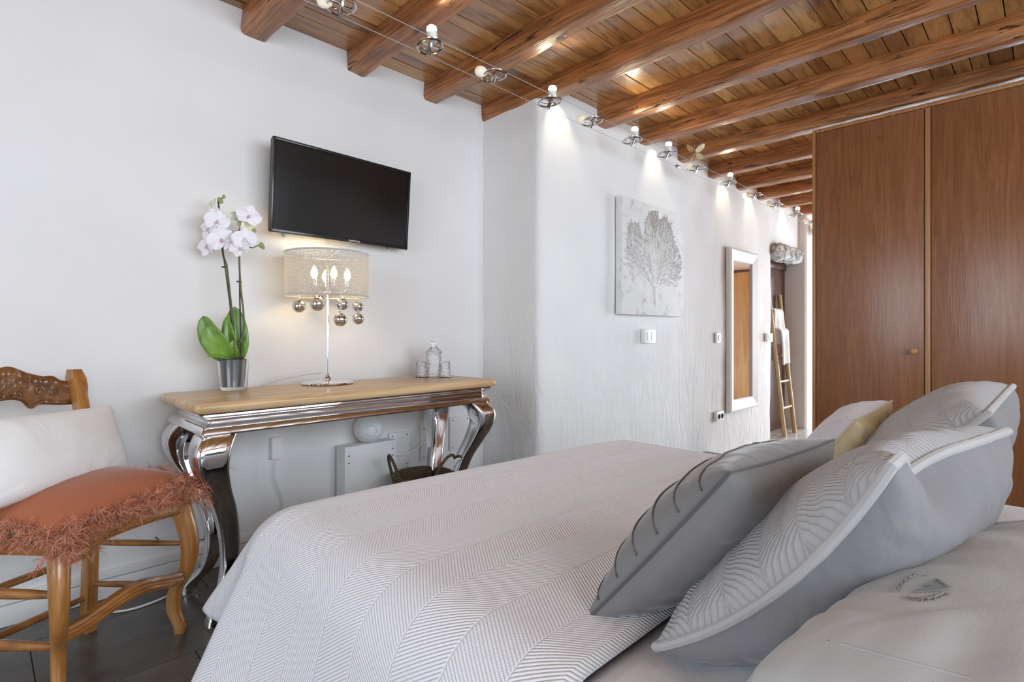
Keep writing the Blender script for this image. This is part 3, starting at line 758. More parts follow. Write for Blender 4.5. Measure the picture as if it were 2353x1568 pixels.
# ------------------------------------------------------------------ chair
A_, B_, C_, D_ = Vector((.157, 1.89, 0)), Vector((.488, 2.066, 0)), Vector((.268, 2.295, 0)), Vector((-.055, 2.125, 0))
ch = thing('dining_chair', 'varnished honey wood chair with carved back rail and curved legs', 'chair')
AB = (B_-A_).normalized(); FW = Vector((AB.y, -AB.x, 0))    # along the front, and to the front
if FW.dot(A_-D_) < 0: FW = -FW
def leg_front(c, out):
    prof = [(0, .0), (.02, .0), (.08, -.012), (.14, -.010), (.19, .006), (.24, .016), (.30, .018), (.36, .012), (.41, .004), (.455, 0)]
    wds = [(0, .030), (.05, .033), (.12, .036), (.16, .037), (.22, .040), (.30, .046), (.38, .050), (.455, .052)]
    L_ = []; N = 44; vs = []; fs = []
    for i in range(N+1):
        z = .455*i/N; o_ = c + out*spl(prof, z)*1.7; w_ = spl(wds, z)/2
        ring = [(-1, -1), (.3, -1.0), (.85, -.75), (1.12, 0), (.85, .75), (.3, 1.0), (-1, 1)]
        vs += [o_ + out*(a*w_) + Vector((-out.y, out.x, 0))*(b_*w_) + UP*z for a, b_ in ring]
    k = 7
    for i in range(N):
        for j in range(k):
            l = (j+1) % k; fs.append((i*k+j, i*k+l, (i+1)*k+l, (i+1)*k+j))
    fs.append(tuple(range(k-1, -1, -1))); fs.append(tuple(N*k+j for j in range(k)))
    return MB().add(vs, fs)
leg_front(A_, (FW*.75-AB*.45).normalized()).obj('leg', m_chair, ch, angle=50)
leg_front(B_, (FW*.75+AB*.30).normalized()).obj('leg', m_chair, ch, angle=50)
BKU = -FW
def post(c, nm):
    mb = MB(); vs = []; fs = []; N = 30
    for i in range(N+1):
        z = .885*i/N; lean = 0 if z < .42 else (z-.42)**1.5*.28
        w_ = .017 if z < .8 else .017+.004*math.sin((z-.8)/.085*math.pi)
        if z > .86: w_ *= .85
        o_ = c + BKU*lean + UP*z + BKU*(.02*math.cos(min(z, .42)/.42*math.pi/2)-.02)
        vs += [o_ + AB*(a*w_) + FW*(b_*w_) for a, b_ in ((-1, -1), (0, -1.1), (1, -1), (1.1, 0), (1, 1), (0, 1.1), (-1, 1), (-1.1, 0))]
    for i in range(N):
        for j in range(8):
            l = (j+1) % 8; fs.append((i*8+j, i*8+l, (i+1)*8+l, (i+1)*8+j))
    fs.append(tuple(range(7, -1, -1))); fs.append(tuple(N*8+j for j in range(8)))
    return mb.add(vs, fs).obj(nm, m_chair, ch, angle=50)
post(C_, 'back_post'); post(D_, 'back_post')
# carved crest rail between the posts
lean = BKU*((.82-.42)**1.5*.28)
d0, d1 = D_+lean, C_+lean; ln = (d1-d0).length
TOPZ = [(0, .845), (.10, .850), (.16, .866), (.24, .868), (.34, .880), (.5, .905), (.66, .880), (.76, .868), (.84, .866), (.90, .850), (1, .845)]
BOTZ = [(0, .765), (.12, .768), (.26, .775), (.33, .765), (.40, .792), (.5, .800), (.60, .792), (.67, .765), (.74, .775), (.88, .768), (1, .765)]
mb = MB()
def crest(side):
    def fn(u, v):
        t = u; z = lerp(spl(BOTZ, t), spl(TOPZ, t), v); bow = .018*math.sin(math.pi*t)
        e = min(1, min(v, 1-v)*6); car = .0025*math.sin(26*t*math.pi)*math.sin(v*9)*e if .12 < t < .88 else 0
        return d0.lerp(d1, t) + UP*z + BKU*bow + FW*side*(.010*e**.5+.002+ (car if side > 0 else 0))
    return fn
mb.grid(crest(1), 80, 10); mb.grid(crest(-1), 80, 10, flip=True)
mb.grid(lambda u, v: crest(1)(u, 1).lerp(crest(-1)(u, 1), v), 80, 1); mb.grid(lambda u, v: crest(1)(u, 0).lerp(crest(-1)(u, 0), v), 80, 1)
m_crest = wood('dark_carved_wood', (.09, .032, .010), (.20, .078, .022), (.34, .15, .05), 0, .9, .25, coat=.6, cr=.1, kind='Object').m
cr = mb.obj('crest_rail', m_crest, ch, angle=60)
mb = MB()     # carved scrolls standing proud
for s_ in (-1, 1):
    for t0, z0_, r0, turns in ((.38, .845, .022, 1.6), (.27, .822, .018, 1.5), (.435, .815, .014, 1.3), (.17, .81, .014, 1.2)):
        t = .5+s_*(.5-t0); c = d0.lerp(d1, t)+UP*z0_+FW*.0135+BKU*.018*math.sin(math.pi*t)
        mb.tube([c + (AB*math.cos(a*s_)*s_+UP*math.sin(a))*(r0*(1-a/(2*math.pi*turns)*.8)) for a in [2*math.pi*turns*k/40 for k in range(41)]], .0022, 6)
for s_ in (-1, 1):
    mb.tube([crest(1)(.5+s_*x, .10) + FW*.002 for x in [.02+.40*k/24 for k in range(25)]], .004, 6)
q = mb.obj('carving', m_crest, cr); q['kind'] = 'stuff'
def spindle(p, q, r0, r1, name='stretcher'):
    p, q = Vector(p), Vector(q); n = 14; mb = MB()
    mb.tube([p.lerp(q, i/n) for i in range(n+1)], [r0+(r1-r0)*math.sin(math.pi*i/n)**.8 for i in range(n+1)], 10); mb.obj(name, m_chairh, ch)
for z in (.30, .16): spindle(B_+UP*z, C_+UP*(z-.0), .007, .011); spindle(A_+UP*z, D_+UP*z, .008, .014)
for z in (.26, .118): spindle(D_+UP*z, C_+UP*z, .008, .012)
mb = MB(); vs = []; fs = []; N = 28     # shaped front stretcher
for i in range(N+1):
    t = i/N; c = A_.lerp(B_, t) + FW*(.012+.02*math.sin(math.pi*t)) + UP*(.213 + .020*math.cos(2*math.pi*t)*-1)
    h_ = .020
    vs += [c + FW*a + UP*b_ for a, b_ in ((-.012, -h_), (.010, -h_), (.014, -h_*.5), (.010, -h_*.3), (.014, 0), (.010, h_*.3), (.014, h_*.6), (.010, h_), (-.012, h_))]
for i in range(N):
    for j in range(9):
        l = (j+1) % 9; fs.append((i*9+j, i*9+l, (i+1)*9+l, (i+1)*9+j))
fs.append(tuple(range(8, -1, -1))); fs.append(tuple(N*9+j for j in range(9)))
mb.add(vs, fs).obj('front_stretcher', m_chairh, ch, angle=35)
def rail(p, q, ztop, h0, sag, nm, bow=0):
    N = 20; mb = MB(); vs = []; fs = []; d = (q-p).normalized(); nrm = Vector((d.y, -d.x, 0))
    if nrm.dot(p+q-2*((A_+B_+C_+D_)/4)) < 0: nrm = -nrm
    for i in range(N+1):
        t = i/N; c = p.lerp(q, t) + nrm*bow*math.sin(math.pi*t); hb = h0 - sag*math.sin(math.pi*t)
        vs += [c-nrm*.011+UP*(ztop-hb), c+nrm*.011+UP*(ztop-hb), c+nrm*.014+UP*(ztop-hb*.5), c+nrm*.011+UP*ztop, c-nrm*.011+UP*ztop]
    for i in range(N):
        for j in range(5):
            l = (j+1) % 5; fs.append((i*5+j, i*5+l, (i+1)*5+l, (i+1)*5+j))
    fs.append((4, 3, 2, 1, 0)); fs.append(tuple(N*5+j for j in range(5)))
    return mb.add(vs, fs).obj(nm, m_chairh, ch, angle=35)
rail(A_, B_, .455, .055, .018, 'seat_rail', .02); rail(B_, C_, .455, .045, 0, 'seat_rail'); rail(A_, D_, .455, .045, 0, 'seat_rail'); rail(D_, C_, .455, .045, 0, 'seat_rail')
mb = MB()      # seat pad under the cushion, with brass nails along the front
def seatf(u, v):
    p = A_.lerp(B_, u).lerp(D_.lerp(C_, u), v) ; b_ = .018*math.sin(math.pi*u)**.6*math.sin(math.pi*v)**.6
    return p + UP*(.456+b_) + FW*.02*math.sin(math.pi*u)*(1-v)
mb.grid(seatf, 20, 20); so = mb.obj('seat', m_gold, ch); q = so.modifiers.new('t', 'SOLIDIFY'); q.thickness = .012
nail_mesh = MB().ball((0, 0, 0), .0042, 8).mesh('nail', Mat('brass_nail', (.62, .45, .22), .25, 1.0).m)
for k in range(26):
    t = .06+.88*k/25; hb = .055-.018*math.sin(math.pi*t); p = A_.lerp(B_, t)+FW*(.020*math.sin(math.pi*t)+.0135)+UP*(.455-hb+.010); link(bpy.data.objects.new('nail', nail_mesh), ch).location = p

# ------------------------------------------------------------------ pillows and cushions
def pillow(name, bl, br, tl, tr, thick, mats, label, cat, group=None, n=40, pinch=.06, bulge=.42, piping=None, pr=.006, uvs=1.0, seed=1, wr=.008, back=1.0, front=1.0, edge=None, sag=0, rot_uv=False, piptile=None):
    """soft pillow between four corner points; front faces (right x up)"""
    bl, br, tl, tr = map(Vector, (bl, br, tl, tr)); X = ((br-bl)+(tr-tl)).normalized(); Z = ((tl-bl)+(tr-br)).normalized(); N_ = X.cross(Z).normalized()
    if N_.dot(Vector((0, 0, 1))+Vector((0, .4, 0))) < 0: N_ = -N_
    ctr = (bl+br+tl+tr)/4; W_ = ((br-bl).length+(tr-tl).length)/2; H_ = ((tl-bl).length+(tr-br).length)/2
    def base(u, v):
        a, b_ = u*2-1, v*2-1
        uu = .5+.5*a*(1-pinch*(1-b_*b_)*abs(a)**3); vv = .5+.5*b_*(1-pinch*(1-a*a)*abs(b_)**3)
        p = bl.lerp(br, uu).lerp(tl.lerp(tr, uu), vv)
        if edge: p = p + edge(a, b_)
        return p
    def prof(u, v):
        a, b_ = abs(u*2-1), abs(v*2-1); return ((1-a**2.2)*(1-b_**2.2))**bulge if a < 1 and b_ < 1 else 0
    def face(sg):
        def fn(u, v):
            t = prof(u, v); k = (front if sg > 0 else back); p = base(u, v)
            a, b_ = u*2-1, v*2-1; rim = max(abs(a), abs(b_))
            wn = wr*nz((p.x*4, p.y*4, p.z*4), 1.7, seed) + wr*.9*nz((a*(9 if abs(b_) > abs(a) else 2.2), b_*(9 if abs(a) > abs(b_) else 2.2), sg), 1, seed)*max(0, rim-.35)*1.6*(1 if rim < .97 else (1-rim)/.03)
            return p + N_*(sg*thick/2*t*k + wn*min(1, t*2)) - UP*sag*t
        return fn
    def cs(x): return .5-.5*math.cos(math.pi*x)*(.55)-.225*0 + 0 if False else x
    mb = MB(); den = lambda x: .5 + .5*math.copysign(abs(2*x-1)**.72, 2*x-1)
    uvf = (lambda u, v: (den(v)*H_*uvs, den(u)*W_*uvs)) if rot_uv else (lambda u, v: (den(u)*W_*uvs, den(v)*H_*uvs))
    mb.mi = 0; mb.grid(lambda u, v: face(1)(den(u), den(v)), n, n, uvf)
    mb.mi = 1 if len(mats) > 1 else 0; mb.grid(lambda u, v: face(-1)(den(u), den(v)), n, n, uvf, flip=True)
    mb.v = [tuple(Vector(p)-ctr) for p in mb.v]
    o = mb.obj(name, mats, angle=180); o.location = ctr
    bm = bmesh.new(); bm.from_mesh(o.data); bmesh.ops.remove_doubles(bm, verts=bm.verts, dist=.0004); bmesh.ops.recalc_face_normals(bm, faces=bm.faces); bm.to_mesh(o.data); bm.free()
    tag(o, label, cat, group)
    if piping:
        pts = []
        K = 44
        for e in range(4):
            for i in range(K):
                t = i/K; u, v = ((t, 0), (1, t), (1-t, 1), (0, 1-t))[e]; pts.append(base(u, v)-ctr)
        mb = MB(); mb.tube(pts, [pr*(1+.12*nz((i*.35, 0, 0), 1)) for i in range(len(pts))], 8, closed=True); mb.obj('piping', piping, o)
    o['_'] = 0; del o['_']
    return o, base, face, ctr, N_

# white linen pillow and rust cushion on the chair
sz = .475
cu_, cb_, cf_, cc_, cn_ = pillow('cushion', A_+FW*.035-AB*.03+UP*.475, B_+FW*.03+AB*.03+UP*.505, D_-FW*-.02+UP*.505-AB*.03, C_+FW*.03+AB*.03+UP*.515, .16, [m_rust], 'rust orange cushion with feather trim on the chair seat', 'cushion', pinch=.03, seed=3, wr=.003, back=.25)
fr = random.Random(11); mb = MB()
def barb(s0, d, L_, w_, droop):
    cur = Vector((fr.uniform(-1, 1), fr.uniform(-1, 1), fr.uniform(-1, .6)))*L_*.35
    sd = d.cross(Vector((fr.uniform(-1, 1), fr.uniform(-1, 1), fr.uniform(-1, 1)))).normalized()*w_
    m_ = s0 + d*L_*.55 + cur*.3; e_ = s0 + d*L_ + cur - UP*droop*L_
    mb.add([s0-sd, s0+sd, m_+sd, m_-sd, e_], [(0, 1, 2, 3), (3, 2, 4)])
for e in range(4):
    for i in range((135, 75, 14, 80)[e]):
        t = fr.random(); u, v = ((t, 0), (1, t), (1-t, 1), (0, 1-t))[e]
        p = cb_(u, v)-cc_; ctr = cb_(.5, .5)-cc_; out = (p-ctr); out.z = 0; out.normalize(); tan = Vector((-out.y, out.x, 0))
        big = .7+.7*fr.random()+(.35 if e == 0 and (t < .18 or t > .8) else 0)
        c = p + out*fr.uniform(-.035, .022)*big + UP*fr.uniform(-.030, .022)*big
        axis = (out*fr.uniform(.2, 1)+UP*fr.uniform(-.9, .7)+tan*fr.uniform(-.8, .8)).normalized(); Ls = fr.uniform(.02, .05)*big
        for k in range(62):
            q = fr.random(); d = (axis*.55 + Vector((fr.gauss(0, 1), fr.gauss(0, 1), fr.gauss(0, 1))).normalized()).normalized()
            barb(c + axis*Ls*q, d, fr.uniform(.012, .030)*big, fr.uniform(.00045, .001), fr.uniform(0, .4))
for i in range(46):     # long loose plumes hanging over the seat rail
    t = fr.random(); p = cb_(t, 0)-cc_; ctr = cb_(.5, .5)-cc_; out = (p-ctr); out.z = 0; out.normalize(); tan = Vector((-out.y, out.x, 0))
    d = (out*.5 - UP*fr.uniform(.3, 1.1) + tan*fr.uniform(-.6, .6)).normalized(); L_ = fr.uniform(.03, .065)
    for k in range(26):
        q = k/26; dd = (d*.8 + tan*(.8 if k % 2 else -.8) + out*fr.uniform(-.3, .3)).normalized(); barb(p + d*L_*q, dd, .012*(1-.6*q)+.004, .0006, .2)
    barb(p, d, L_*1.1, .0009, 0)
q = mb.obj('feather_trim', m_feather, cu_, smooth=False); q['kind'] = 'stuff'; q['label'] = 'fluffy rust feather trim'
bo = BKU
W0 = C_ + AB*.065 + FW*.045; W1 = D_ - AB*.05 + FW*.10
pillow('pillow', W1+FW*.085+UP*.535, W0+FW*.055+UP*.53, W1+BKU*.0+UP*.775, W0+BKU*.035+UP*.758, .15, [m_canvasw], 'plain white pillow propped against the carved chair back', 'pillow', seed=5, wr=.006, pinch=.05)

# ------------------------------------------------------------------ bed
bx0, bx1, byF, bz = .48, 2.14, 1.50, .532
bed = thing('bed', 'wide bed with pale mattress under the white quilted bedspread', 'bed', ((bx0+bx1)/2, .3, 0))
cxb = (bx0+bx1)/2
MB().box((0, -.02, .16), (bx1-bx0-.10, 2.26, .16), bev=.01).obj('base', m_greyp, bed)
MB().box((0, -.02, .355), (bx1-bx0-.055, 2.30, .22), bev=.05).obj('mattress', m_sheet, bed)
for a in (-.6, .6):
    for b_ in (-1.0, .95): MB().box((a, b_, .04), (.06, .06, .08), bev=.004).obj('leg', m_doorw, bed)
MB().box((0, -1.22, .5), (1.7, .06, 1.0), bev=.02).obj('headboard', m_greyp, bed)
def drape(a, b, x0, x1, y1, zt, r, la, seed, fold=1.0):
    """sheet point: a across, b along; hangs over the sides and the foot"""
    dl = (x0+r)-a; dr = a-(x1-r); df = b-(y1-r)
    da = max(dl, dr, 0); sg = -1 if dl > dr else 1; db = max(df, 0)
    cx = min(max(a, x0+r), x1-r); cy = min(b, y1-r)
    rho = math.hypot(da, db)
    z = zt + .008*nz((a, b, 0), 2.2, seed)
    if rho <= 0: return Vector((a, b+(.105*(1.33-a)*max(0, min(1.15, (b-.45)/1.05)) if fold else 0), z+(.010*math.sin(math.pi*(a-x0)/(x1-x0)) if fold else 0)))
    ca, cb = da/rho, db/rho; ph = math.atan2(cb, ca)
    if fold and da > 0 and db > 0:      # the cloth's corner is rounded
        hem = min((la+r)/max(ca, 1e-4), (.30+r)/max(cb, 1e-4)); q_ = min(1, ph/.32); q_ = q_*q_*(3-2*q_); want = lerp(la+r, .385, q_) + .06*max(0, ph-.9)
        rho *= min(1, want/hem) if hem > want else 1
    if fold:
        fl_ = .12+(.06+.32*math.exp(-((b-1.35)/.32)**2))*ca**2 + .05*math.sin(b*8+seed)*ca**4*(db == 0)
        if da > 0 and db > 0: fl_ = .10 + .40*math.exp(-(ph/.13)**2) + .52*math.exp(-((ph-.62)/.24)**2)
    else: fl_ = .05
    te = math.atan2(1, max(fl_, .02))       # the cloth rolls over the edge, then falls straight
    if rho < r*te: out, dz = r*math.sin(rho/r), r*(1-math.cos(rho/r))
    else:
        h = rho-r*te
        out = r*math.sin(te)+h*math.cos(te) + .006*nz((a*3, b*3, 2), 1.5)*min(1, h*10); dz = r*(1-math.cos(te))+h*math.sin(te)
    yy_ = .105*(1.33-cx)*max(0, min(1.15, (b-.45)/1.05)) if fold else 0
    z += .010*math.sin(math.pi*max(0, min(1, (a-x0)/(x1-x0)))) if fold else 0
    return Vector((cx+sg*out*ca, cy+out*cb+yy_, z-dz))
def dens(lo, hi, n): return [lerp(lo, hi, i/n) for i in range(n+1)]
La, Lf = .43, .30; r_ = .14
a0, a1 = bx0-La+.03, bx1+La-.03; b0, b1 = .455, byF+Lf
mb = MB(); NA, NB = 150, 90
def cov(u, v):
    a, b = lerp(a0, a1, u), lerp(b0, b1, v); p = drape(a, b, bx0, bx1, byF, bz+.005, r_, La, 2)
    if v == 0: p.z -= .012
    p.z = max(p.z, .02); return p
mb.grid(cov, NA, NB, lambda u, v: (lerp(a0, a1, u), lerp(b0, b1, v)))
co = mb.obj('bedspread', m_cover, angle=180); q = co.modifiers.new('t', 'SOLIDIFY'); q.thickness = .008; q.offset = -1
tag(co, 'white herringbone quilted bedspread draped over the bed', 'bedspread')
mb = MB()
def sh_(u, v):
    a, b = lerp(bx0-.2, bx1+.2, u), lerp(-.86, .475, v); p = drape(a, b, bx0+.012, bx1-.012, 3.0, bz-.012, .07, .3, 5, 0)
    return p + UP*(.006*nz((a*6, b*14, 0), 1, 3) - (.012 if v > .9 else 0))
mb.grid(sh_, 80, 60); so = mb.obj('bed_sheet', m_sheet, angle=180); q = so.modifiers.new('t', 'SOLIDIFY'); q.thickness = .004; q.offset = -1
tag(so, 'smooth white bed sheet showing below the pillows at the head', 'sheet')

# big embroidered pillow lying nearest
eo, eb, ef, ec, en = pillow('pillow', (.56, .225, .64), (1.28, .10, .63), (.36, -.42, .66), (1.22, -.46, .66), .25, [m_pillow], 'large pale grey pillow with embroidered crest, nearest in front', 'pillow', n=64, seed=9, wr=.012, pinch=.05, bulge=.33)
def onface(u, v, l=.0012): return ef(1)(u, v) + en*l - ec
def emb(u0, v0, du, dv): return lambda x, y: onface(u0+du[0]*x+dv[0]*y, v0+du[1]*x+dv[1]*y)
# crest: triangle sail above a hull of strokes, leaf sprays below; placed where it is stitched
def uv_at(px, py):
    best = None
    for i in range(41):
        for j in range(41):
            p = ef(1)(i/40, j/40); k = S2*(p.x+p.y)
            if k < .05: continue
            u_ = 1176.5+1230*(p.x-p.y)/(p.x+p.y); v_ = 765-1230*(p.z-1.01)/k; d = (u_-px)**2+(v_-py)**2
            if best is None or d < best[0]: best = (d, i/40, j/40)
    for st_ in (.012, .006, .003, .0015, .0007):
        for _ in range(6):
            c = best
            for di in (-1, 0, 1):
                for dj in (-1, 0, 1):
                    i, j = c[1]+di*st_, c[2]+dj*st_
                    if not (0 < i < 1 and 0 < j < 1): continue
                    p = ef(1)(i, j); k = S2*(p.x+p.y); u_ = 1176.5+1230*(p.x-p.y)/(p.x+p.y); v_ = 765-1230*(p.z-1.01)/k; d = (u_-px)**2+(v_-py)**2
                    if d < best[0]: best = (d, i, j)
    return best[1], best[2]
def stitch(mb, pts, r=.0011):
    out = []
    for (x0, y0), (x1, y1) in zip(pts[:-1], pts[1:]):
        for k in range(5):
            t = k/5; out.append((lerp(x0, x1, t), lerp(y0, y1, t)))
    out.append(pts[-1]); P3 = [onface(*uv_at(x, y), .0012) for x, y in (pts if len(pts) > 3 else out[::2] if len(out) > 4 else out)]
    mb.tube(P3, r, 5)
mb = MB(); th_ = []
stitch(mb, [(2065, 1366), (2098, 1345), (2131, 1325)], .0012)
stitch(mb, [(2131, 1325), (2158, 1338), (2178, 1353)], .0012)
for k in range(7):
    t = k/6; stitch(mb, [(lerp(2068, 2110, t), lerp(1367, 1352, t)), (2150, lerp(1360, 1340, t)), (lerp(2184, 2150, t), lerp(1354, 1336, t))], .0009)
stitch(mb, [(2080, 1374), (2110, 1382), (2140, 1378), (2178, 1362)], .0009)
for k in range(7):
    t = k/6; x, y = lerp(2086, 2172, t), 1376+8*math.sin(math.pi*t)-10*t
    stitch(mb, [(x, y), (x+5, y-6)], .0009); stitch(mb, [(x, y), (x+7, y+5)], .0009)
stitch(mb, [(2062, 1362), (2066, 1348), (2082, 1334), (2104, 1325)], .0008)
for k in range(5):
    t = k/4; x, y = lerp(2063, 2100, t), lerp(1356, 1326, t); stitch(mb, [(x, y), (x-5, y-5)], .0009)
q = mb.obj('embroidery', Mat('grey_thread', (.22, .22, .225), .7).m, eo); q['label'] = 'grey stitched crest with leaf sprays'
mb = MB(); mb.tube([onface(*uv_at(lerp(1890, 2230, t), lerp(1470, 1560, t)), .0003) for t in [k/24 for k in range(25)]], .0009, 5); mb.obj('seam', m_pillow, eo)

# two quilted shams
def qedge(a, b_):
    w_ = max(0, b_)**6
    return UP*(-.034*max(0, -a)**3*(1-b_*b_)) + Vector((0, -.012, 0))*max(0, -a)**3*(1-b_*b_) + UP*(-.030*w_*math.exp(-((a+.45)/.28)**2) + .012*w_*math.exp(-((a+.8)/.15)**2)) + Vector((0, .03, 0))*w_*math.exp(-((a+.40)/.3)**2)
pillow('pillow', (.725, .418, .535), (1.36, .36, .545), (.735, .125, .857), (1.275, .048, .838), .225, [m_quilt, m_greyp], 'grey quilted pillow with pale piping, left one leaning behind the dark cushion', 'pillow', 'quilted pillows on the bed', n=56, pinch=.03, bulge=.40, piping=m_pipe, pr=.0072, seed=13, edge=qedge, wr=.010, front=.72, back=1.1)
pillow('pillow', (1.46, .37, .545), (2.08, .36, .56), (1.475, .085, .845), (1.90, .062, .872), .22, [m_quilt, m_greyp], 'pale quilted pillow on the far right of the bed, against the wardrobe view', 'pillow', 'quilted pillows on the bed', n=48, pinch=.02, bulge=.40, piping=m_pipe, pr=.0072, seed=17)
# dark cushion with piped stripes
go, gb, gf, gc, gn = pillow('cushion', (.722, .545, .53), (1.20, .50, .54), (.752, .318, .812), (1.205, .300, .797), .16, [m_grey], 'dark grey velvet cushion with thin piped arcs, foremost on the bed', 'cushion', n=44, pinch=.05, bulge=.42, piping=m_darkpipe, pr=.003, seed=21, wr=.006)
for k in range(6):
    v0 = .10+.15*k; mb = MB()
    mb.tube([gf(1)(u, min(.985, v0 + .06*math.sin(u*math.pi)))-gc+gn*.001 for u in [.004+.992*i/40 for i in range(41)]], .0019, 6); mb.obj('piped_stripe', m_darkpipe, go)
# lilac cushion with gold border
lo_, lb, lf, lc, lnn = pillow('cushion', (1.54, .53, .53), (1.90, .47, .54), (1.56, .34, .79), (1.755, .298, .825), .15, [m_lilac, m_gold], 'small lilac satin cushion with gold back, in front of the wardrobe', 'cushion', n=40, pinch=.06, seed=25, wr=.012, piping=m_gold, pr=.003)

# ------------------------------------------------------------------ painting wall: picture, mirror, switches
WY = 2.05
pa = thing('painting', 'square white canvas with a raised grey coral fan', 'picture', (3.46, WY-.025, 1.53))
MB().box((0, 0, 0), (.85, .05, .79), bev=.003).obj('canvas', None or (lambda M: (M.col(M.ramp(M.noise(M.coord('Object'), 16, 6, .7), [(.30, (.50, .49, .485)), (.43, (.74, .735, .73)), (.7, (.80, .795, .79))])), M.bump(M.noise(M.coord('Object'), 30, 5), .006, .5), M.m)[2])(Mat('mottled_canvas', (.8, .8, .8), .8)), pa)
cr_ = random.Random(4); br = MB(); dk = MB()
def inside(x, z):
    # outline of the fan (x right, z up in metres from the centre)
    lobes = [(-.02, .16, .12, .20), (-.27, .03, .11, .22), (.15, .10, .13, .22), (.29, -.02, .11, .17), (0, -.1, .24, .22), (-.14, -.02, .2, .16)]
    return any(((x-a)/c)**2+((z-b)/d)**2 < 1 for a, b, c, d in lobes)
def grow(x, z, ang, n, dpt):
    pts = [(x, z)]
    for i in range(n):
        ang += cr_.gauss(0, .13); ang += (.12*-math.sin(ang) if dpt < 2 else 0)*.15
        x += math.sin(ang)*.019; z += math.cos(ang)*.019
        if abs(x) > .40 or z > .375: break
        if dpt > 0 and i > (7 if dpt == 1 else 1) and not inside(x, z): break
        pts.append((x, z))
        if i > 2 and cr_.random() < (.20 if dpt < 3 else .08) and dpt < 5: grow(x, z, ang+cr_.choice((-1, 1))*cr_.uniform(.25, .5), cr_.randint(4, 12), dpt+1)
    if len(pts) > 2:
        r0 = (.0042, .0033, .0028, .0025, .0023, .0022)[dpt]
        br.tube([(a, -.0265, b) for a, b in pts], [r0*(1-.45*i/len(pts)) for i in range(len(pts))], 6, sq=.8)
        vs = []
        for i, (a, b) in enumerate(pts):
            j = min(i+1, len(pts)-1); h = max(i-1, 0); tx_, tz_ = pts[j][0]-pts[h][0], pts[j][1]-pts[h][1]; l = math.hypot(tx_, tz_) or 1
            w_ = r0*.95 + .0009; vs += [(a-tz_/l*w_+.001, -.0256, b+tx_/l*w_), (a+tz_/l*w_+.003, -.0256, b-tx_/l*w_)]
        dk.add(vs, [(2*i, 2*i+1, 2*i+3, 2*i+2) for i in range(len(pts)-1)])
for k in range(38): grow(cr_.uniform(-.02, .02), -.20, -1.05+2.1*k/37, 36, 1)
for k in range(40):
    a = -1.0+2*k/39; grow(.03*a+.22*a*cr_.random(), -.12+.16*cr_.random(), a*.7, 24, 2)
br.tube([(.0, -.0265, -.19), (-.004, -.0265, -.24), (.004, -.0265, -.29), (.012, -.0265, -.33)], [.022, .018, .013, .006], 8, sq=.5)
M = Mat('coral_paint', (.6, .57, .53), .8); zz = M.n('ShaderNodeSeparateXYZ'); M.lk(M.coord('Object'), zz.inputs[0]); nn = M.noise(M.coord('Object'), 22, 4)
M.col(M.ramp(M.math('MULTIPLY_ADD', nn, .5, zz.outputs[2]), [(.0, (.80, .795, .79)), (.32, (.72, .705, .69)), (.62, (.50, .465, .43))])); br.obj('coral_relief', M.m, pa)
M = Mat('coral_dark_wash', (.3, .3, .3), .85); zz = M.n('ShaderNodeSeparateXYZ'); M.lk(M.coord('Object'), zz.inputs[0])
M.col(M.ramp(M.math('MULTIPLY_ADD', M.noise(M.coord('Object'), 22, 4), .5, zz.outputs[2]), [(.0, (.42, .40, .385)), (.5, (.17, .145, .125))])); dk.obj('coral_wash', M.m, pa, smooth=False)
mi = thing('wall_mirror', 'tall narrow mirror in a wide white sloping frame', 'mirror', (5.11, WY, 1.034))
hw, hh = .328, .75
def frame_loop(w_, h_, y): return [(-w_, y, -h_), (w_, y, -h_), (w_, y, h_), (-w_, y, h_)]
mb = MB(); lps = [frame_loop(hw, hh, 0), frame_loop(hw, hh, -.035), frame_loop(hw-.02, hh-.02, -.045), frame_loop(hw-.105, hh-.105, -.024), frame_loop(hw-.112, hh-.112, -.012), frame_loop(hw-.112, hh-.112, 0)]
vs = [p for l in lps for p in l]; mb.add(vs, [(i*4+k, i*4+(k+1) % 4, (i+1)*4+(k+1) % 4, (i+1)*4+k) for i in range(len(lps)-1) for k in range(4)])
mb.obj('frame', Mat('white_mirror_frame', (.74, .735, .72), .4).m, mi, smooth=False)
MB().box((0, -.007, 0), (2*(hw-.11), .006, 2*(hh-.11))).obj('mirror_glass', m_mirror, mi, smooth=False)
def switch(x, z, w_, h_, nm, lab, cat, sockets=0, buttons=0, dep=.03):
    t = thing(nm, lab, cat, (x, WY, z)); MB().box((0, -dep/2+.004, 0), (w_, dep, h_), bev=.006).obj('body', m_plastic, t)
    for k in range(sockets):
        cx_ = (k-(sockets-1)/2)*w_*.44
        mb = MB(); mb.lathe([(.026, 0), (.026, .002), (.021, .002), (.019, -.001), (.001, -.001)], (cx_, -dep+.004, 0), 24, Matrix.Rotation(math.pi/2, 3, 'X')); so_ = mb.obj('outlet', m_dimgrey, t)
        mb = MB()
        for d in (-.009, .009): mb.lathe([(.003, 0), (.003, .002), (.0001, .002)], (cx_+d, -dep+.0035, 0), 8, Matrix.Rotation(math.pi/2, 3, 'X'))
        mb.obj('socket_hole', m_dark, so_)
    for k in range(buttons):
        mb = MB(); mb.box(((k-(buttons-1)/2)*w_*.36, -dep+.002, 0), (w_*.30, .008, h_*.6), bev=.003); mb.obj('rocker', m_plastic, t)
m_dimgrey = Mat('grey_outlet', (.42, .42, .42), .5).m
switch(3.43, .985, .15, .10, 'thermostat', 'white wall thermostat below the coral picture', 'thermostat', 0, 2, .035)
switch(4.60, .965, .085, .09, 'light_switch', 'small white light switch just left of the mirror', 'switch', 0, 1, .02)
switch(5.80, .96, .15, .09, 'light_switch', 'white light switch between the mirror and the doorway', 'switch', 0, 2, .03)
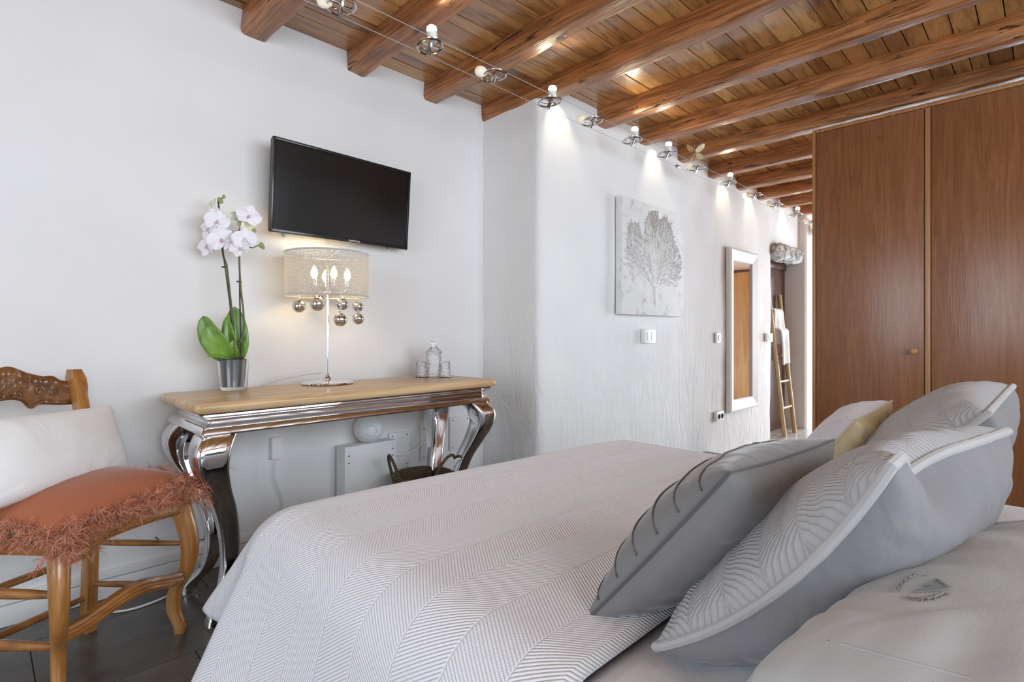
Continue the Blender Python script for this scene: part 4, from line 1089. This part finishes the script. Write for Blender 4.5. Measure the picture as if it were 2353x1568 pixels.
switch(4.61, .278, .14, .085, 'double_socket', 'white double wall socket low left of the mirror', 'socket', 2, 0, .03)
# ladder with cloths in the doorway
la = thing('towel_ladder', 'slim bamboo ladder leaning in the dark doorway', 'ladder', (6.3, 2.05, -.11))
def LP(s_, z): return Vector((s_*.165 + (6.315-6.3), lerp(-.05, .115, z/1.55), z))
for s_ in (-1, 1):
    mb = MB(); mb.tube([LP(s_, 1.55*i/12) for i in range(13)], [.022+.002*(i % 3 == 0) for i in range(13)], 10); mb.obj('rail', m_bamboo, la)
for z in (.30, .585, .87, 1.15, 1.37): 
    mb = MB(); mb.tube([LP(-1, z), LP(1, z)], .013, 8); mb.obj('rung', m_bamboo, la)
def cloth(name, z, dz, x0, x1, label, seed, dy=0):
    mb = MB()
    def fn(u, v):
        s_ = (v-.38)*(dz/.62); side = -1 if s_ > 0 else 1
        p = LP(0, z) + Vector((lerp(x0, x1, u), 0, 0)); dd = abs(s_)
        return Vector((p.x+6.3, p.y+2.05-.045*min(1, dd*20+.2)*(1 if s_ > 0 else -.6) - (dd*.04 if s_ > 0 else -dd*.12)+.012*math.sin(u*9+seed)*min(1, dd*6)+dy, p.z-.11+.03-dd*(.98 if s_ > 0 else .6)+.02*u*min(1, dd*3)))
    mb.grid(fn, 20, 30); o = mb.obj(name, m_canvasw, angle=180); q = o.modifiers.new('t', 'SOLIDIFY'); q.thickness = .012; return tag(o, label, 'towel', 'cloths on the ladder')
cloth('towel', 1.37, .42, -.14, .10, 'white towel hanging from the top rung of the ladder', 1)
cloth('towel', 1.15, .42, -.12, .12, 'white towel hanging lower on the ladder below the other', 4, -.03)

# ------------------------------------------------------------------ wall lamp at the far end of the hall
wl = thing('wall_lamp', 'small white wall lamp high beside the doorway', 'lamp', (6.98, 1.955, 2.20))
MB().lathe([(.001, -.09), (.05, -.075), (.075, -.03), (.078, .02), (.06, .06), (.001, .075)], (0, -.06, 0), 20).obj('shade', m_plastic, wl); MB().box((0, -.005, 0), (.06, .02, .09), bev=.003).obj('mount', m_plastic, wl)
# ------------------------------------------------------------------ cable lights
m_wire = Mat('wire_grey', (.42, .42, .43), .6).m
WZ = 2.195; Y1, Y2 = 1.735, 1.865
for y, lab in ((Y1, 'thin steel wire of the cable lights, the one nearer the bed'), (Y2, 'thin steel wire of the cable lights, the one nearer the wall')):
    mb = MB(); mb.tube([(XL+.02, y, WZ), (2, y, WZ-.005), (4, y, WZ), (XE-.02, y, WZ+.03)], .0014, 6); wo_ = tag(mb.obj('cable_wire', m_wire), lab, 'wire', 'wires of the cable lights')
    if y == Y2: MB().tube([(3.50, y, WZ), (3.52, y, WZ), (3.56, y, WZ), (3.58, y, WZ)], [.004, .011, .011, .004], 10).obj('tensioner', m_steel, wo_)
SP = [(.93, 0, 'D'), (1.322, 1, 'U'), (1.681, 0, 'D'), (2.074, 1, 'U'), (2.433, 0, 'D'), (2.845, 1, 'U'), (3.258, 1, 'U'), (3.69, 0, 'D'), (4.236, 1, 'U'), (4.772, 0, 'W'), (5.274, 0, 'D'), (5.86, 1, 'U'), (6.367, 0, 'D')]
ring_me = MB()
ring_me.tube([(.048*math.cos(a), .062*math.sin(a), 0) for a in [2*math.pi*k/32 for k in range(32)]], .0045, 6, closed=True)
ring_me.tube([(.040*math.cos(a), .052*math.sin(a), .012) for a in [2*math.pi*k/32 for k in range(32)]], .0022, 5, closed=True)
ring_mesh = ring_me.mesh('ring', m_steel)
bar_mesh = MB().box((0, 0, .004), (.09, .011, .005), bev=.001).mesh('crossbar', m_steel)
arm_mesh = MB().box((0, 0, -.008), (.012, .018, .05), Matrix.Rotation(.5, 3, 'X'), bev=.002).mesh('tilt_arm', m_steel)
clamp_mesh = MB().tube([(-.012, 0, 0), (.012, 0, 0)], .005, 6).mesh('wire_clamp', m_steel)
lamp_mesh = MB().lathe([(.006, -.01), (.012, -.004), (.019, .004), (.0205, .012), (.0205, .040)], n=16).mesh('lamp_cup', m_frost)
cupd = MB().lathe([(.006, -.01), (.013, -.004), (.021, .006), (.024, .018), (.0235, .030), (.018, .042), (.009, .048), (.0001, .050)], n=18).mesh('lamp_cup', m_dim)
face_mesh = MB().lathe([(.0205, .040), (.0215, .047), (.018, .056), (.010, .062), (.0001, .064)], n=16).mesh('lamp_face', m_spotface)
WH = ['first', 'second', 'third', 'fourth', 'fifth', 'sixth', 'seventh', 'eighth', 'ninth', 'tenth', 'eleventh', 'twelfth', 'thirteenth']
PL = ['cut by the top of the photo', 'before the second beam', 'turned away, before the third beam', 'where the wall steps forward', 'turned away, under the smooth beam end', 'lit, left of the butterfly ornament', 'lit, beside the butterfly ornament', 'right of the butterfly', 'lit, above the mirror side of the wall', 'turned to the wall, above the mirror', 'turned away, above the doorway', 'lit, near the far end', 'next to the wardrobe edge']
for i, (x, lit, kd) in enumerate(SP):
    zc = WZ - .004 + (.012 if x > 3 else 0)
    t = thing('cable_spotlight', 'ring spotlight %s from left on the wires, %s' % (WH[i], PL[i]), 'spotlight', (x, (Y1+Y2)/2, zc), R.uniform(-.15, .15), 'cable spotlights')
    link(bpy.data.objects.new('ring', ring_mesh), t); link(bpy.data.objects.new('crossbar', bar_mesh), t); link(bpy.data.objects.new('tilt_arm', arm_mesh), t)
    for y in (-1, 1): link(bpy.data.objects.new('wire_clamp', clamp_mesh), t).location = (0, y*.064, 0)
    c = link(bpy.data.objects.new('lamp_cup', lamp_mesh if lit else cupd), t)
    if lit: c.location = (.012, -.005, .02); d = Vector((-.35, -.35, .9))
    else: c.location = (-.035, .02, .012); d = Vector((-.55, .75, .12))
    if kd == 'W': d = Vector((-.2, .9, -.3))
    c.rotation_euler = d.to_track_quat('Z', 'Y').to_euler()
    if lit or kd == 'W':
        f = link(bpy.data.objects.new('lamp_face', face_mesh), c)
# scallops of light on the wall from the lamps aimed at it
def spot(x, y, z, tgt, e, ang=50, col=(1, .86, .6), bl=.6):
    l = bpy.data.lights.new('spot_beam', 'SPOT'); l.energy = e; l.color = col; l.spot_size = math.radians(ang); l.spot_blend = bl; l.shadow_soft_size = .03
    o = bpy.data.objects.new('spot_beam', l); COL.objects.link(o); o.location = (x, y, z); o.rotation_euler = (Vector(tgt)-Vector((x, y, z))).to_track_quat('-Z', 'Y').to_euler()
for tx_, e in ((2.475, 2.4), (3.56, 2.0), (4.75, 2.0), (5.35, 2.0), (6.30, 1.6)):
    spot(tx_-.05, 1.945, 2.40, (tx_-.02, 2.06, 2.20), e*1.5, 76)
for x in (1.322, 2.074, 2.845, 3.258, 4.236): spot(x, 1.80, 2.28, (x-.25, 1.35, 2.46), 2.6, 140)
for x in (.98, 1.70, 2.45): spot(x, 1.72, 2.17, (x-.1, .9, .5), 9, 125, (1, .97, .95), 1.0)  # extra downlights added near the turned-away lamps to brighten the bed top
# butterfly ornament hanging from a beam
bf = thing('butterfly_ornament', 'small gold butterfly hanging on a thread under a beam', 'ornament', (3.50, 1.72, 2.25))
m_but = Mat('gold_foil', (.62, .42, .18), .3, .8).m
mb = MB(); mb.tube([RT*-.012-UP*.03, RT*0, RT*.014+UP*.03], [.003, .006, .003], 8); mb.obj('body', m_but, bf)
m_but2 = Mat('dark_gold_foil', (.28, .14, .045), .4, .3).m; m_but3 = Mat('pale_foil', (.55, .45, .27), .35, .4).m
for s_ in (-1, 1):
    for up_, L_, w_ in ((1, .062, .055), (-1, .048, .045)):
        mb = MB(); mb.grid(lambda u, v: RT*(s_*(L_*v*.9+.004)) + UP*(.012*up_+up_*v*.03+(u-.5)*w_*math.sin(math.pi*(.12+.75*v))) + TW*(.03*v*(1 if s_ > 0 else .6)+.01*(u-.5)), 6, 6)
        q = mb.obj('wing', m_but2 if s_ < 0 else m_but3, bf); k = q.modifiers.new('t', 'SOLIDIFY'); k.thickness = .0015
mb = MB(); mb.tube([(0, 0, 0), (0, 0, .14)], .0006, 4); mb.obj('thread', m_steel, bf)
